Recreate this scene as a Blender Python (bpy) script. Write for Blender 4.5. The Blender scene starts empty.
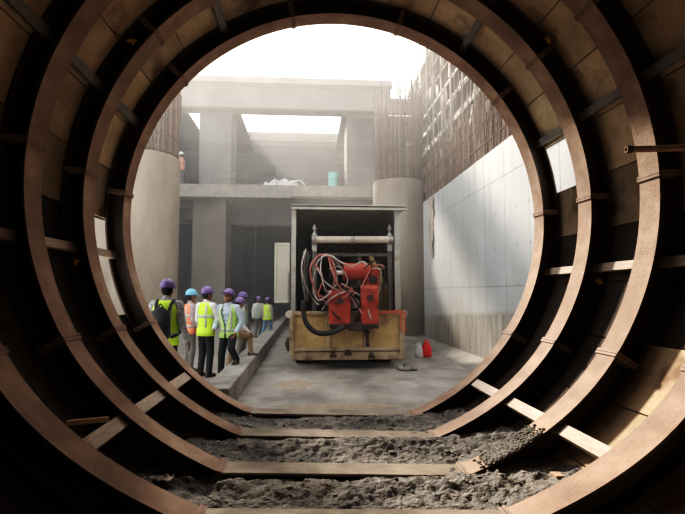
import bpy, math, random
from mathutils import Vector, Matrix, noise

random.seed(7)
C = bpy.context.scene.collection
PI = math.pi
H = 1.764                                   # eye height
R = 3.0                                     # rib inner radius
AX, AZ = 0.457, 2.84                         # tunnel axis
ROLL = math.radians(-2.0)
RING_Y = [7.352, 6.115, 4.924, 3.766]           # far edge of every rib
FW = 0.30                                   # rib flange width

# ------------------------------------------------------------------ camera
cam = bpy.data.cameras.new('camera'); camo = bpy.data.objects.new('camera', cam); C.objects.link(camo)
PITCH = math.atan(0.07); YAW = math.atan(0.071 * math.cos(PITCH)); FPX = 500.0
camo.location = (0, 0, H)
camo.rotation_euler = (PI / 2 + PITCH, 0, -YAW)
cam.sensor_width = 36; cam.lens = FPX / 685 * 36; cam.clip_start = 0.05; cam.clip_end = 300
bpy.context.scene.camera = camo
_f = Vector((math.sin(YAW) * math.cos(PITCH), math.cos(YAW) * math.cos(PITCH), math.sin(PITCH)))
_r = Vector((math.cos(YAW), -math.sin(YAW), 0)); _u = _r.cross(_f)

def at(px, py, Y):
    d = _f * FPX + _r * (px - 342.5) - _u * (py - 257)
    return Vector((0, 0, H)) + d * (Y / d.y)

# ------------------------------------------------------------------ materials
def nd(nt, t, **kw):
    n = nt.nodes.new(t)
    for k, v in kw.items(): setattr(n, k, v)
    return n

def mat(name, a, b=None, scale=4.0, detail=6.0, rough=0.8, metal=0.0, bump=0.0, bscale=None, stretch=(1, 1, 1), lo=0.35, hi=0.65,
        c=None, cscale=1.0, clo=0.5, chi=0.7, tint=False, emit=None, bdist=0.02):
    m = bpy.data.materials.new(name); m.use_nodes = True
    nt = m.node_tree; nt.nodes.clear(); L = nt.links.new
    out = nd(nt, 'ShaderNodeOutputMaterial'); bs = nd(nt, 'ShaderNodeBsdfPrincipled')
    L(bs.outputs[0], out.inputs[0])
    bs.inputs['Roughness'].default_value = rough; bs.inputs['Metallic'].default_value = metal
    tc = nd(nt, 'ShaderNodeTexCoord'); mp = nd(nt, 'ShaderNodeMapping'); mp.inputs['Scale'].default_value = stretch
    L(tc.outputs['Object'], mp.inputs[0])
    col = None
    if b is not None:
        nz = nd(nt, 'ShaderNodeTexNoise'); nz.inputs['Scale'].default_value = scale; nz.inputs['Detail'].default_value = detail
        nz.inputs['Roughness'].default_value = 0.62
        L(mp.outputs[0], nz.inputs['Vector'])
        rp = nd(nt, 'ShaderNodeValToRGB'); rp.color_ramp.elements[0].position = lo; rp.color_ramp.elements[1].position = hi
        rp.color_ramp.elements[0].color = (*a, 1); rp.color_ramp.elements[1].color = (*b, 1)
        L(nz.outputs['Fac'], rp.inputs[0]); col = rp.outputs[0]
        if c is not None:
            n2 = nd(nt, 'ShaderNodeTexNoise'); n2.inputs['Scale'].default_value = cscale; n2.inputs['Detail'].default_value = 4
            L(tc.outputs['Object'], n2.inputs['Vector'])
            r2 = nd(nt, 'ShaderNodeMapRange'); r2.inputs['From Min'].default_value = clo; r2.inputs['From Max'].default_value = chi
            L(n2.outputs['Fac'], r2.inputs['Value'])
            mx = nd(nt, 'ShaderNodeMix', data_type='RGBA'); mx.inputs[7].default_value = (*c, 1)
            L(r2.outputs[0], mx.inputs[0]); L(col, mx.inputs[6]); col = mx.outputs[2]
    if tint:
        at_ = nd(nt, 'ShaderNodeAttribute'); at_.attribute_name = 'tint'
        mx = nd(nt, 'ShaderNodeMix', data_type='RGBA', blend_type='MULTIPLY'); mx.inputs[0].default_value = 1
        if col is None: mx.inputs[6].default_value = (*a, 1)
        else: L(col, mx.inputs[6])
        L(at_.outputs['Color'], mx.inputs[7]); col = mx.outputs[2]
    if col is None: bs.inputs['Base Color'].default_value = (*a, 1)
    else: L(col, bs.inputs['Base Color'])
    if bump:
        nb = nd(nt, 'ShaderNodeTexNoise'); nb.inputs['Scale'].default_value = bscale or scale * 4; nb.inputs['Detail'].default_value = 5
        L(mp.outputs[0], nb.inputs['Vector'])
        bp = nd(nt, 'ShaderNodeBump'); bp.inputs['Strength'].default_value = bump; bp.inputs['Distance'].default_value = bdist
        L(nb.outputs['Fac'], bp.inputs['Height']); L(bp.outputs[0], bs.inputs['Normal'])
    if emit:
        bs.inputs['Emission Color'].default_value = (*emit[0], 1); bs.inputs['Emission Strength'].default_value = emit[1]
    return m

M = {}
M['rust'] = mat('rusty_steel', (.31, .20, .14), (.47, .33, .245), 3.2, 8, .75, bump=.25, bscale=40, c=(.25, .15, .10), cscale=1.3, clo=.5, chi=.75, tint=True)
M['rust_dark'] = mat('dark_rusty_steel', (.05, .035, .028), (.10, .065, .05), 3.0, 6, .85, bump=.2, bscale=30)
M['plate'] = mat('joint_plate_steel', (.24, .15, .105), (.38, .265, .20), 8, 4, .7)
M['lining'] = mat('lining_boards', (.52, .39, .24), (.74, .59, .41), 2.2, 8, .85, bump=.3, bscale=18, c=(.28, .17, .10), cscale=1.6, clo=.54, chi=.66, tint=True)
M['liningback'] = mat('lining_backing', (.03, .025, .02), (.05, .04, .03), 3, 4, .9)
M['beam'] = mat('dusty_floor_beam', (.27, .225, .175), (.44, .37, .295), 3, 8, .8, stretch=(1, 2, 1), bump=.2, bscale=20, c=(.20, .165, .13), cscale=2, clo=.5, chi=.7)
M['tie'] = mat('tie_strut_paint', (.42, .34, .28), (.62, .52, .43), 6, 6, .7, stretch=(4, .6, 4))
M['tie_grey'] = mat('tie_strut_grey', (.20, .19, .18), (.33, .30, .27), 6, 6, .7, stretch=(4, .6, 4))
M['timber'] = mat('raw_timber', (.50, .34, .22), (.70, .52, .36), 5, 6, .75, stretch=(3, 3, .6))
M['muck'] = mat('wet_muck', (.072, .067, .062), (.225, .208, .19), 7, 12, .75, bump=.8, bscale=30, c=(.30, .265, .235), cscale=1.1, clo=.46, chi=.74, bdist=.04)
M['stone'] = mat('muck_stone', (.15, .14, .125), (.32, .30, .27), 3, 5, .75, bump=.5, tint=True)
M['road'] = mat('wet_concrete_road', (.20, .186, .168), (.40, .372, .34), 1.3, 9, .55, bump=.3, bscale=12, stretch=(1, .5, 1), c=(.17, .155, .14), cscale=1.1, clo=.5, chi=.72)
M['walk'] = mat('dusty_slab', (.20, .187, .168), (.30, .28, .255), 1.5, 8, .85, bump=.3, bscale=14)
M['kerb'] = mat('kerb_concrete', (.22, .205, .185), (.34, .32, .29), 2.0, 8, .85, bump=.3, bscale=14, c=(.18, .17, .15), cscale=2.2, clo=.52, chi=.7)
M['conc'] = mat('pier_concrete', (.22, .185, .145), (.36, .31, .255), .8, 9, .85, bump=.15, bscale=9, stretch=(1, 1, .35), c=(.25, .22, .18), cscale=.6, clo=.52, chi=.75)
M['conc2'] = mat('column_concrete', (.28, .255, .225), (.42, .39, .35), .7, 8, .85, stretch=(1, 1, .3), c=(.26, .23, .20), cscale=.5, clo=.5, chi=.75)
M['conc3'] = mat('grey_roof_concrete', (.13, .125, .12), (.21, .205, .195), .7, 8, .85, stretch=(1, 1, .4), c=(.10, .095, .09), cscale=.5, clo=.5, chi=.75)
M['conc4'] = mat('brown_grey_concrete', (.13, .112, .092), (.20, .175, .148), .8, 8, .85, stretch=(1, 1, .4), c=(.09, .08, .07), cscale=.5, clo=.5, chi=.75)
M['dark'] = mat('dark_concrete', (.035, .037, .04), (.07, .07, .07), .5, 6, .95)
M['deckedge'] = mat('deck_edge', (.20, .18, .155), (.32, .29, .25), 3, 8, .9, bump=.4, bscale=10)
M['rebar'] = mat('rebar_rust', (.085, .055, .045), (.17, .115, .092), 5, 4, .85)
M['rebar2'] = mat('rebar_pale_rust', (.18, .14, .115), (.27, .215, .18), 5, 4, .85)
M['form'] = mat('formwork', (.20, .18, .165), (.36, .335, .31), 1.2, 8, .85, stretch=(1, 1, .5), tint=True)
M['tube'] = mat('scaffold_steel', (.20, .17, .15), (.38, .34, .30), 3, 4, .6, metal=.2)
M['rail'] = mat('deck_rail_steel', (.08, .08, .08), (.14, .14, .14), 3, 4, .6)
M['boxbody'] = mat('truck_box_paint', (.30, .29, .26), (.44, .42, .37), 2, 6, .7, bump=.1, c=(.22, .15, .10), cscale=2, clo=.55, chi=.7)
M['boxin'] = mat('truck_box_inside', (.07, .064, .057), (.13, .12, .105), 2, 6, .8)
M['tan'] = mat('tailgate_tan_paint', (.40, .27, .135), (.55, .40, .21), 2.2, 8, .7, bump=.15, bscale=9, c=(.24, .16, .09), cscale=2.4, clo=.52, chi=.72)
M['tanframe'] = mat('tailgate_frame_paint', (.33, .25, .17), (.48, .38, .26), 4, 6, .7, c=(.16, .11, .08), cscale=3, clo=.5, chi=.7)
M['black'] = mat('black_rubber', (.02, .02, .02), (.05, .048, .045), 5, 5, .8)
M['steel'] = mat('dull_steel', (.22, .21, .19), (.38, .36, .33), 6, 5, .5, metal=.4)
M['paleroll'] = mat('pale_roller', (.42, .37, .30), (.55, .49, .40), 5, 5, .6)
M['red'] = mat('machine_red', (.30, .045, .028), (.44, .08, .048), 5, 6, .5, c=(.16, .04, .03), cscale=4, clo=.55, chi=.7)
M['redbag'] = mat('red_plastic', (.75, .03, .03), (.9, .07, .06), 6, 4, .4)
M['whitebag'] = mat('white_plastic', (.65, .62, .62), (.8, .78, .78), 6, 4, .5)
M['hosewhite'] = mat('pale_hose', (.34, .29, .265), (.48, .43, .40), 5, 4, .5)
M['hosered'] = mat('dull_red_hose', (.32, .10, .08), (.45, .18, .15), 5, 4, .5)
M['ochre'] = mat('dusty_ochre', (.42, .33, .17), (.60, .49, .28), 4, 6, .8)
M['orange'] = mat('orange_net', (.50, .10, .05), (.60, .16, .08), 8, 4, .7)
M['yellow'] = mat('yellow_plastic', (.75, .42, .05), (.9, .6, .12), 20, 4, .4)
M['wire'] = mat('dark_wire', (.02, .018, .015))
M['paper'] = mat('grubby_paper', (.45, .42, .38), (.68, .65, .6), 6, 5, .8)
M['teal'] = mat('teal_paint', (.12, .45, .42), (.18, .55, .52), 4, 4, .6)
M['tarp'] = mat('pale_tarp', (.5, .5, .5), (.68, .68, .67), 3, 4, .7)
M['sand'] = mat('spilt_sand', (.27, .225, .175), (.38, .325, .26), 7, 8, .95, bump=.3)
M['sign'] = mat('panel_paint', (.47, .44, .37), (.56, .53, .45), 2, 5, .7)
M['rag'] = mat('burlap_rag', (.15, .12, .10), (.28, .24, .20), 8, 6, .95, stretch=(1, 3, 1))
# people
M['skin'] = mat('brown_skin', (.22, .115, .07), (.27, .145, .09), 9, 3, .55)
M['hair'] = mat('black_hair', (.012, .01, .009))
M['lime'] = mat('hi_vis_lime', (.52, .78, .05), (.62, .90, .09), 6, 4, .7)
M['limep'] = mat('hi_vis_pale_lime', (.45, .68, .20), (.54, .80, .28), 6, 4, .7)
M['greyvest'] = mat('pale_grey_green_vest', (.42, .50, .40), (.5, .58, .48), 6, 4, .7)
M['orangev'] = mat('hi_vis_orange', (.72, .22, .12), (.85, .30, .18), 6, 4, .7)
M['band'] = mat('reflective_band', (.42, .43, .42), (.52, .53, .52), 9, 3, .4)
M['plaid'] = mat('checked_grey_shirt', (.16, .16, .18), (.50, .49, .49), 48, 2, .9, lo=.42, hi=.58)
M['white'] = mat('white_shirt', (.60, .56, .56), (.74, .70, .70), 6, 4, .85)
M['blue'] = mat('pale_blue_shirt', (.38, .46, .54), (.52, .60, .68), 7, 4, .85)
M['mauve'] = mat('dull_mauve_shirt', (.30, .24, .24), (.38, .31, .31), 6, 4, .85)
M['blacktr'] = mat('black_trousers', (.012, .013, .016), (.03, .032, .036), 5, 4, .9)
M['navytr'] = mat('dark_navy_trousers', (.025, .032, .045), (.05, .06, .075), 5, 4, .9)
M['greytr'] = mat('grey_trousers', (.12, .115, .105), (.19, .18, .165), 5, 4, .9)
M['browntr'] = mat('tan_trousers', (.28, .19, .12), (.38, .27, .18), 5, 4, .9)
M['jeans'] = mat('blue_jeans', (.10, .19, .30), (.18, .29, .42), 8, 4, .9)
M['shoe'] = mat('dark_boot', (.04, .028, .022), (.08, .06, .05), 8, 3, .7)
M['purple'] = mat('purple_helmet', (.145, .095, .24), (.19, .125, .30), 4, 3, .35)
M['purpled'] = mat('dark_purple_helmet', (.09, .06, .19), (.12, .08, .24), 4, 3, .35)
M['cyan'] = mat('light_blue_helmet', (.16, .40, .56), (.20, .47, .62), 4, 3, .35)
M['whiteh'] = mat('white_helmet', (.7, .68, .62), (.8, .78, .7), 4, 3, .35)
M['bagm'] = mat('dark_backpack', (.03, .032, .036), (.065, .068, .072), 8, 4, .8)
M['hazeband'] = None

def wall_material():
    m = mat('formed_wall_concrete', (.36, .37, .375), (.47, .485, .49), .55, 8, .8, bump=.12, bscale=7, stretch=(1, 1, .35))
    nt = m.node_tree; L = nt.links.new
    bs = next(n for n in nt.nodes if n.type == 'BSDF_PRINCIPLED'); src = bs.inputs['Base Color'].links[0].from_socket
    tc = next(n for n in nt.nodes if n.type == 'TEX_COORD'); sp = nd(nt, 'ShaderNodeSeparateXYZ'); L(tc.outputs['Object'], sp.inputs[0])
    def mth(op, a, b=None, c=None):
        n = nd(nt, 'ShaderNodeMath', operation=op)
        for i, v in enumerate((a, b, c)):
            if v is None: continue
            if isinstance(v, (int, float)): n.inputs[i].default_value = v
            else: L(v, n.inputs[i])
        return n.outputs[0]
    y, z = sp.outputs['Y'], sp.outputs['Z']
    def lines(v, period, width):
        f = mth('FRACT', mth('DIVIDE', v, period)); d = mth('ABSOLUTE', mth('SUBTRACT', f, .5))
        return mth('GREATER_THAN', d, .5 - width / period)
    def blend(fac, colour, cur):
        mx = nd(nt, 'ShaderNodeMix', data_type='RGBA'); mx.inputs[7].default_value = (*colour, 1)
        L(fac, mx.inputs[0]); L(cur, mx.inputs[6]); return mx.outputs[2]
    cur = src
    # rust streaks running down from the top edge
    st = nd(nt, 'ShaderNodeTexNoise'); st.inputs['Scale'].default_value = 1.0; st.inputs['Detail'].default_value = 5
    mp = nd(nt, 'ShaderNodeMapping'); mp.inputs['Scale'].default_value = (1, 2.6, .16); L(tc.outputs['Object'], mp.inputs[0]); L(mp.outputs[0], st.inputs['Vector'])
    top = nd(nt, 'ShaderNodeMapRange'); L(z, top.inputs[0]); top.inputs[1].default_value = 2.6; top.inputs[2].default_value = 5.1
    sr = nd(nt, 'ShaderNodeMapRange'); L(st.outputs['Fac'], sr.inputs[0]); sr.inputs[1].default_value = .57; sr.inputs[2].default_value = .68
    cur = blend(mth('MULTIPLY', sr.outputs[0], mth('MULTIPLY', top.outputs[0], .6)), (.24, .18, .14), cur)
    # the damp lower lift: brownish grey with drips
    nz = nd(nt, 'ShaderNodeTexNoise'); nz.inputs['Scale'].default_value = 3; nz.inputs['Detail'].default_value = 4
    m2 = nd(nt, 'ShaderNodeMapping'); m2.inputs['Scale'].default_value = (1, 1.5, .2); L(tc.outputs['Object'], m2.inputs[0]); L(m2.outputs[0], nz.inputs['Vector'])
    edge = mth('SUBTRACT', mth('ADD', 1.85, mth('MULTIPLY', nz.outputs['Fac'], .16)), mth('MULTIPLY', y, .055))
    damp = nd(nt, 'ShaderNodeMapRange'); L(mth('SUBTRACT', edge, z), damp.inputs[0]); damp.inputs[1].default_value = -.04; damp.inputs[2].default_value = .08
    dc = nd(nt, 'ShaderNodeValToRGB'); dc.color_ramp.elements[0].color = (.20, .185, .165, 1); dc.color_ramp.elements[1].color = (.40, .375, .335, 1)
    dc.color_ramp.elements[0].position = .3; dc.color_ramp.elements[1].position = .7; L(nz.outputs['Fac'], dc.inputs[0])
    mx = nd(nt, 'ShaderNodeMix', data_type='RGBA'); L(damp.outputs[0], mx.inputs[0]); L(cur, mx.inputs[6]); L(dc.outputs[0], mx.inputs[7]); cur = mx.outputs[2]
    # formwork joints and tie holes
    vj = lines(mth('ADD', y, .35), 1.22, .012); hj = lines(mth('ADD', z, .55), 2.44, .012)
    cur = blend(mth('MULTIPLY', mth('MAXIMUM', vj, hj), .65), (.20, .20, .20), cur)
    fy = mth('SUBTRACT', mth('FRACT', mth('DIVIDE', mth('ADD', y, .05), .61)), .5); fz = mth('SUBTRACT', mth('FRACT', mth('DIVIDE', mth('ADD', z, .1), .81)), .5)
    d2 = mth('ADD', mth('POWER', mth('MULTIPLY', fy, .61), 2), mth('POWER', mth('MULTIPLY', fz, .81), 2))
    cur = blend(mth('MULTIPLY', mth('LESS_THAN', d2, .0011), .75), (.22, .20, .18), cur)
    L(cur, bs.inputs['Base Color'])
    return m
M['formed'] = wall_material()

# ------------------------------------------------------------------ mesh builder
class MB:
    def __init__(s): s.v = []; s.f = []; s.c = []; s.t = None
    def add(s, vs, fs, tint=None):
        b = len(s.v); s.v += [Vector(p) for p in vs]
        for f in fs: s.f.append([i + b for i in f]); s.c.append(tint or (1, 1, 1))
        return s
    def box(s, c, d, rot=None, tint=None):
        hx, hy, hz = d[0] / 2, d[1] / 2, d[2] / 2
        vs = [Vector((x * hx, y * hy, z * hz)) for x in (-1, 1) for y in (-1, 1) for z in (-1, 1)]
        if rot is not None: vs = [rot @ p for p in vs]
        return s.add([p + Vector(c) for p in vs], [(0, 1, 3, 2), (4, 6, 7, 5), (0, 4, 5, 1), (2, 3, 7, 6), (0, 2, 6, 4), (1, 5, 7, 3)], tint)
    def span(s, a, b, tint=None):
        a, b = Vector(a), Vector(b); return s.box((a + b) / 2, (abs(b.x - a.x), abs(b.y - a.y), abs(b.z - a.z)), None, tint)
    def bar(s, p0, p1, w, h, up=(0, 0, 1), tint=None):
        p0, p1 = Vector(p0), Vector(p1); d = (p1 - p0); l = d.length; d.normalize(); u = Vector(up)
        x = d.cross(u)
        if x.length < 1e-4: x = d.cross(Vector((1, 0, 0)))
        x.normalize(); z = x.cross(d)
        m = Matrix((x, d, z)).transposed()
        return s.box((p0 + p1) / 2, (w, l, h), m, tint)
    def cone(s, p0, p1, r0, r1, n=10, caps=True, tint=None):
        p0, p1 = Vector(p0), Vector(p1); d = (p1 - p0).normalized()
        x = d.orthogonal().normalized(); y = d.cross(x)
        vs = []
        for p, r in ((p0, r0), (p1, r1)):
            for i in range(n):
                a = 2 * PI * i / n; vs.append(p + (x * math.cos(a) + y * math.sin(a)) * r)
        fs = [(i, (i + 1) % n, n + (i + 1) % n, n + i) for i in range(n)]
        if caps: fs += [tuple(range(n - 1, -1, -1)), tuple(range(n, 2 * n))]
        return s.add(vs, fs, tint)
    def tube(s, pts, r, n=6, smooth=4, tint=None):
        P = [Vector(p) for p in pts]
        if smooth and len(P) > 2:
            Q = []
            for i in range(len(P) - 1):
                a, b, c, d = P[max(i - 1, 0)], P[i], P[i + 1], P[min(i + 2, len(P) - 1)]
                for k in range(smooth):
                    t = k / smooth
                    Q.append(.5 * ((2 * b) + (c - a) * t + (2 * a - 5 * b + 4 * c - d) * t * t + (3 * b - a - 3 * c + d) * t ** 3))
            Q.append(P[-1]); P = Q
        vs = []; x = None
        for i, p in enumerate(P):
            d = (P[min(i + 1, len(P) - 1)] - P[max(i - 1, 0)])
            if d.length < 1e-9: d = Vector((0, 0, 1))
            d.normalize()
            x = d.orthogonal() if x is None else (x - d * x.dot(d))
            if x.length < 1e-6: x = d.orthogonal()
            x.normalize(); y = d.cross(x)
            rr = r if not callable(r) else r(i / (len(P) - 1))
            for k in range(n):
                a = 2 * PI * k / n; vs.append(p + (x * math.cos(a) + y * math.sin(a)) * rr)
        fs = []
        for i in range(len(P) - 1):
            for k in range(n): fs.append((i * n + k, i * n + (k + 1) % n, (i + 1) * n + (k + 1) % n, (i + 1) * n + k))
        fs += [tuple(range(n - 1, -1, -1)), tuple(range((len(P) - 1) * n, len(P) * n))]
        return s.add(vs, fs, tint)
    def lathe(s, prof, c=(0, 0, 0), n=24, sx=1, sy=1, rot=None, tint=None):
        vs = []; c = Vector(c)
        for r, z in prof:
            for k in range(n):
                a = 2 * PI * k / n; p = Vector((r * math.cos(a) * sx, r * math.sin(a) * sy, z))
                vs.append((rot @ p if rot is not None else p) + c)
        m = len(prof); fs = []
        for i in range(m - 1):
            for k in range(n): fs.append((i * n + k, i * n + (k + 1) % n, (i + 1) * n + (k + 1) % n, (i + 1) * n + k))
        fs += [tuple(range(n - 1, -1, -1)), tuple(range((m - 1) * n, m * n))]
        return s.add(vs, fs, tint)
    def ball(s, c, r, n=10, rot=None, tint=None):
        if isinstance(r, (int, float)): r = (r, r, r)
        m = n // 2 + 1
        vs = [Vector((0, 0, -r[2]))]
        for i in range(1, m):
            t = -PI / 2 + PI * i / m
            for k in range(n):
                a = 2 * PI * k / n; vs.append(Vector((r[0] * math.cos(t) * math.cos(a), r[1] * math.cos(t) * math.sin(a), r[2] * math.sin(t))))
        vs.append(Vector((0, 0, r[2])))
        fs = [(0, 1 + (k + 1) % n, 1 + k) for k in range(n)]
        for i in range(m - 2):
            for k in range(n): fs.append((1 + i * n + k, 1 + i * n + (k + 1) % n, 1 + (i + 1) * n + (k + 1) % n, 1 + (i + 1) * n + k))
        l = len(vs) - 1; b = 1 + (m - 2) * n
        fs += [(b + k, b + (k + 1) % n, l) for k in range(n)]
        if rot is not None: vs = [rot @ p for p in vs]
        return s.add([p + Vector(c) for p in vs], fs, tint)
    def sweep(s, prof, frames, closed=True, tint=None):
        """prof: list of 2-D points; frames: function list giving the 3-D point of a profile point"""
        n = len(prof); vs = []
        for fr in frames: vs += [fr(a, b) for a, b in prof]
        fs = []
        for i in range(len(frames) - 1):
            for k in range(n): fs.append((i * n + k, i * n + (k + 1) % n, (i + 1) * n + (k + 1) % n, (i + 1) * n + k))
        fs += [tuple(range(n - 1, -1, -1)), tuple(range((len(frames) - 1) * n, len(frames) * n))]
        return s.add(vs, fs, tint)
    def mesh(s, name, material, smooth=False):
        me = bpy.data.meshes.new(name); me.from_pydata([tuple(v) for v in s.v], [], s.f)
        me.update()
        if material: me.materials.append(material)
        ca = me.color_attributes.new('tint', 'FLOAT_COLOR', 'CORNER')
        k = 0
        for i, f in enumerate(s.f):
            for _ in f: ca.data[k].color = (*s.c[i], 1); k += 1
        import bmesh
        bm = bmesh.new(); bm.from_mesh(me); bmesh.ops.recalc_face_normals(bm, faces=bm.faces); bm.to_mesh(me); bm.free()
        if smooth:
            for p in me.polygons: p.use_smooth = True
        return me
    def build(s, name, material, parent=None, smooth=False, bevel=0, origin=None):
        if origin is not None:
            o_ = Vector(origin); s.v = [v - o_ for v in s.v]
        ob = bpy.data.objects.new(name, s.mesh(name, material, smooth)); C.objects.link(ob)
        if parent: ob.parent = parent
        if origin is not None: ob.location = origin
        if bevel:
            b = ob.modifiers.new('bevel', 'BEVEL'); b.width = bevel; b.segments = 2; b.limit_method = 'ANGLE'; b.angle_limit = .6
        return ob

def tag(o, label=None, cat=None, group=None, kind=None):
    if label: o['label'] = label
    if cat: o['category'] = cat
    if group: o['group'] = group
    if kind: o['kind'] = kind
    return o

def thing(name, label, cat, loc=(0, 0, 0), rz=0, group=None):
    o = bpy.data.objects.new(name, None); C.objects.link(o); o.empty_display_size = .2
    o.location = loc; o.rotation_euler = (0, 0, rz)
    return tag(o, label, cat, group)

def struct(mb, name, material, label, smooth=False, bevel=0):
    return tag(mb.build(name, material, None, smooth, bevel), label, None, None, 'structure')

# ================================================================== TUNNEL
FLAT = [.0, .017, .02, .04]
def rf(deg, fl=.02):
    """rib inner radius at an angle in the un-rolled ring (flattened a little low down)"""
    d = deg % 360
    if d > 180: d -= 360
    below = None
    if d < 0:
        b = -d if d > -90 else 180 + d
        below = b
    if below is None or below <= 31.8: return R
    t = min((below - 31.8) / (67.5 - 31.8), 1.0)
    return R * (1 - fl * t * t * (3 - 2 * t))

def ringpt(deg, dr, y, fl=.02):
    a = math.radians(deg) + ROLL; r = rf(deg, fl) + dr
    return Vector((AX + r * math.cos(a), y, AZ + r * math.sin(a)))

WEB = 0.24
def rib_profile(w):
    tf, tw = .025, .02; h = w / 2
    return [(0, -h), (tf, -h), (tf, -tw / 2), (WEB - tf, -tw / 2), (WEB - tf, -h), (WEB, -h), (WEB, h), (WEB - tf, h), (WEB - tf, tw / 2), (tf, tw / 2), (tf, h), (0, h)]

ARC = [(-67.5, -31.8), (-31.8, 3.8), (3.8, 39.4), (39.4, 75), (75, 105), (105, 140.6), (140.6, 176.2), (176.2, 211.8), (211.8, 247.5)]
RIBS = ['outermost steel rib framing the bright tunnel mouth', 'second steel rib in from the tunnel mouth',
        'third steel rib in from the tunnel mouth, with dirt on its lower flange', 'closest steel rib, cut off by the bottom corners of the photo']
for i, yf in enumerate(RING_Y):
    yc = yf - FW / 2; fl = FLAT[i]
    rib = thing('steel_rib', RIBS[i], 'tunnel rib', (AX, yc, AZ), 0, 'curved steel ribs along the tunnel')
    loc = Vector((AX, yc, AZ))
    for a0, a1 in ARC:
        mb = MB(); n = max(4, int((a1 - a0) / 2.2))
        fr = []
        for k in range(n + 1):
            dg = a0 + (a1 - a0) * k / n
            fr.append(lambda dr, y, dg=dg: ringpt(dg, dr, yc + y, fl) - loc)
        mb.sweep(rib_profile(FW), fr)
        k12 = len(rib_profile(FW))
        mb.c = [(1, 1, 1) if (q % k12 == k12 - 1 or len(mb.f[q]) > 4) else (.20, .19, .19) for q in range(len(mb.f))]  # web and outer flange tinted darker: their shade is put into the colour
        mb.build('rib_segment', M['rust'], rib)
    for dg in [a[0] for a in ARC] + [ARC[-1][1]]:
        mb = MB()
        for off in (-.30, .30):
            p0 = ringpt(dg + off, -.014, yc, fl) - loc; p1 = ringpt(dg + off, WEB - .01, yc, fl) - loc
            a = math.radians(dg) + ROLL
            mb.bar(p0, p1, .026, FW + .035, (0, 1, 0))
        for sy in (-.1, .1):
            for dr in (.07, .17):
                t = Vector((-math.sin(a), 0, math.cos(a)))
                c = ringpt(dg, dr, yc + sy, fl) - loc
                mb.cone(c - t * .05, c + t * .05, .014, .014, 6)
        mb.build('joint_plate', M['plate'], rib)
    # straight beam across the invert
    p0 = ringpt(-67.5, 0, yc, fl) - loc; p1 = ringpt(247.5, 0, yc, fl) - loc
    d = (p1 - p0); dn = d.normalized(); up = Vector((-dn.z, 0, dn.x))
    if up.z < 0: up = -up
    mb = MB()
    mb.sweep([(-q[0], q[1]) for q in rib_profile(FW)], [lambda dr, y, b=b: b + up * dr + Vector((0, y, 0)) for b in (p0, p1)])
    mb.build('floor_beam', M['beam'], rib, bevel=.005)

# tie struts between the ribs
POS = {-48.8: 'low down', -12.2: 'a little below mid-height', 22.8: 'in the upper haunch', 56.3: 'up near the crown'}
GAP = ['joining mouth rib and second rib', 'joining second and third ribs', 'joining third and closest ribs']
for g in range(3):
    yb, ya = RING_Y[g] - FW / 2 - .01, RING_Y[g + 1] - FW / 2 + .01
    for base in (-48.8, -12.2, 22.8, 56.3):
        for side in (0, 1):
            deg = base if side == 0 else 180 - base
            c = 'right' if side == 0 else 'left'
            mb = MB(); a = math.radians(deg) + ROLL
            w = .125 if base == -48.8 else .10
            dr = .06 if base == -48.8 else .17
            p0, p1 = ringpt(deg, dr, ya), ringpt(deg, dr, yb); o_ = p0
            rad = Vector((math.cos(a), 0, math.sin(a)))
            # a channel: web facing the tunnel axis, two lips turned outward
            mb.bar(p0, p1, w, .012, rad)
            tang = Vector((-math.sin(a), 0, math.cos(a)))
            for s_ in (-1, 1): mb.bar(p0 + tang * s_ * (w / 2 - .006) + rad * .028, p1 + tang * s_ * (w / 2 - .006) + rad * .028, .012, .05, rad)
            ob = mb.build('tie_strut', M['tie'] if base < 20 else M['tie_grey'], None, bevel=.003, origin=o_)
            tone = 'pale' if base < 20 else 'grey'
            tag(ob, f'{tone} strut {POS[base]} on the {c}, {GAP[g]}', 'strut', 'tie struts between the tunnel ribs')

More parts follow.
